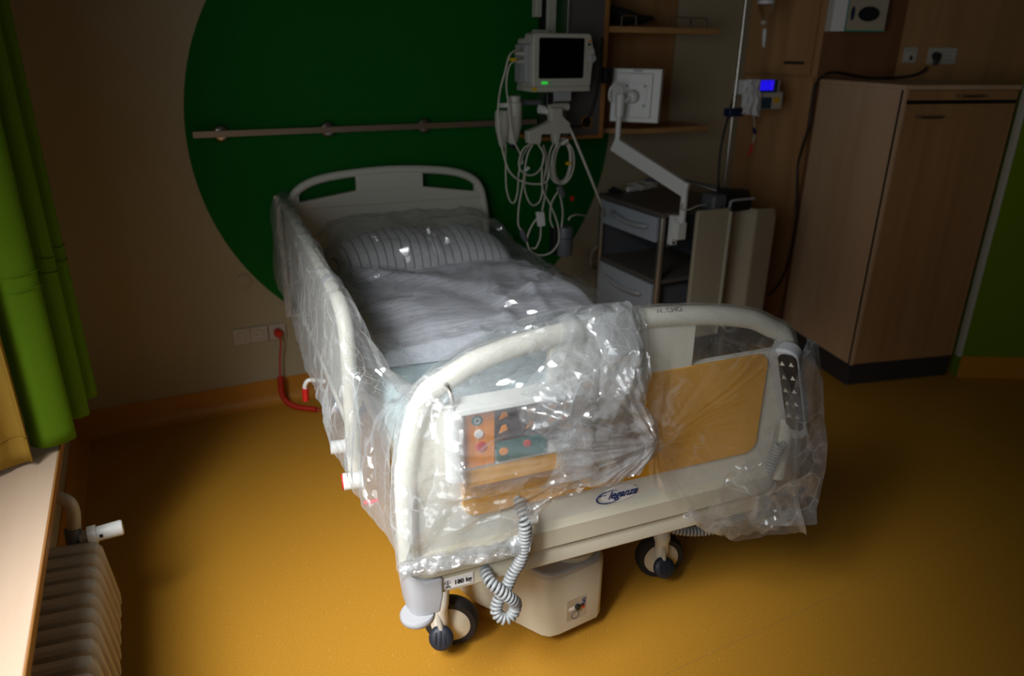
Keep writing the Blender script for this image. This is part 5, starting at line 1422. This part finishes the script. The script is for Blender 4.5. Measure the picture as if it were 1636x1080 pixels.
# curtains
def pleat(name, mat, pts, z0, z1, sway, hem, seed):
    P = resample(smooth_path([(a,b,0) for a,b in pts], 12), 150)
    def fn(u,v):
        p = P[min(150,int(round(u*150)))]
        k = 1-v
        z = z0 + (z1-z0)*v + hem*sin(u*17+seed)*k
        wv = .010*NZ(Vector((u*6,v*2.2,seed)))*k
        return (p.x + sway[0]*k*k + wv, p.y + sway[1]*k*k + wv*.6, z)
    return MB().grid(fn, 150, 60), mat
gp_ = [(-.395,2.10),(-.36,2.072),(-.315,2.085),(-.288,2.115),(-.296,2.15),(-.330,2.17),(-.345,2.20),(-.318,2.225),(-.282,2.225),(-.262,2.25),(-.276,2.285),(-.312,2.305),(-.318,2.33),(-.285,2.345),(-.252,2.352),(-.246,2.385),(-.275,2.415),(-.33,2.43)]
mb, mt_ = pleat('c', None, gp_, .585, 2.68, (0,0), .003, 1.0)
gc = obj('curtain', mb, M['greencloth'], angle=180); gc.modifiers.new('t','SOLIDIFY').thickness = .0016
tag(gc, 'pleated green curtain drawn to the end of the window', 'curtain')
# stitched seam lines on the curtain
ss = MB()
for zz in (1.02,1.06):
    P = resample(smooth_path([(a,b,0) for a,b in gp_], 12), 150)
    ss.tube([(p.x+.0018,p.y-.0018,zz+.002*sin(i*.3)) for i,p in enumerate(P[:130])], .0012, 5)
obj('seam', ss, M['greencloth'], gc)
yp_ = [(-.52,2.02),(-.49,1.995),(-.455,2.0),(-.425,2.03),(-.402,2.035),(-.388,2.015),(-.384,2.04),(-.40,2.07),(-.44,2.08)]
mb, mt_ = pleat('c', None, yp_, .578, 2.68, (0,0), .004, 3.0)
yc = obj('curtain', mb, M['yelcloth'], angle=180); yc.modifiers.new('t','SOLIDIFY').thickness = .0016
tag(yc, 'yellow curtain hanging behind the green one above the sill', 'curtain')
sm_ = MB(); P = resample(smooth_path([(a,b,0) for a,b in yp_], 12), 100)
sm_.tube([(p.x+.001,p.y-.0018,.655) for p in P[:80]], .0012, 5)
obj('seam', sm_, M['yelcloth'], yc)
cr_ = MB().box((-.56,-1.0,2.68),(-.24,2.5,2.70))
cr = obj('curtain_track', cr_, M['white'], bevel=.003); struct(cr); cr.name = 'trim_4'

# ------------------------------------------------------------------ light and camera
FRAME = Matrix.Identity(4)
def area(name, loc, target, sx, sy, power, col=(1,1,1), spread=180):
    L = bpy.data.lights.new(name, 'AREA'); L.shape = 'RECTANGLE'; L.size = sx; L.size_y = sy; L.energy = power; L.color = col; L.spread = radians(spread)
    o = bpy.data.objects.new(name, L); COL.objects.link(o)
    o.location = loc
    o.rotation_euler = (Vector(target)-Vector(loc)).to_track_quat('-Z','Y').to_euler()
    return o
# daylight falling in through the window beside the camera
area('window_daylight', (-.72,.66,1.95), (.32,1.46,.50), .8, .8, 12.6, (.97,.985,1.0), 56); area('window_skylight', (-.70,.35,1.45), (1.5,1.35,.9), 1.6, 1.5, 10, (.92,.97,1.0), 128)
w = bpy.data.worlds.new('World'); SC.world = w; w.use_nodes = True
w.node_tree.nodes['Background'].inputs['Color'].default_value = (.75,.85,1,1)
w.node_tree.nodes['Background'].inputs['Strength'].default_value = .10

cam = bpy.data.cameras.new('Camera'); co = bpy.data.objects.new('Camera', cam); COL.objects.link(co)
cam.sensor_width = 36; cam.sensor_fit = 'HORIZONTAL'; cam.lens = 1167/1636*36
cam.clip_start = .05
pt, rl_, ya = radians(21.9), radians(.61), radians(26.43)
fwd = Vector((0,cos(pt),-sin(pt))); up = Vector((0,sin(pt),cos(pt))); right = Vector((1,0,0))
right, up = right*cos(rl_)+up*sin(rl_), up*cos(rl_)-right*sin(rl_)
Rz = Matrix.Rotation(-ya, 3, 'Z')
right, up, fwd = Rz@right, Rz@up, Rz@fwd
co.matrix_world = Matrix(((right.x,up.x,-fwd.x,0),(right.y,up.y,-fwd.y,0),(right.z,up.z,-fwd.z,1.6),(0,0,0,1)))
cam.dof.use_dof = True; cam.dof.focus_distance = 1.95; cam.dof.aperture_fstop = 1.8
SC.camera = co
SC.view_settings.view_transform = 'Standard'; SC.view_settings.look = 'None'
SC.view_settings.exposure = 0.0; SC.view_settings.gamma = 1.0; SC.view_settings.use_curve_mapping = False
SC.cycles.use_denoising = True
SC.cycles.max_bounces = 12; SC.cycles.transparent_max_bounces = 24; SC.cycles.diffuse_bounces = 5; SC.cycles.glossy_bounces = 4; SC.cycles.transmission_bounces = 6
SC.cycles.sample_clamp_indirect = 6.0
SC.cycles.caustics_reflective = False; SC.cycles.caustics_refractive = False
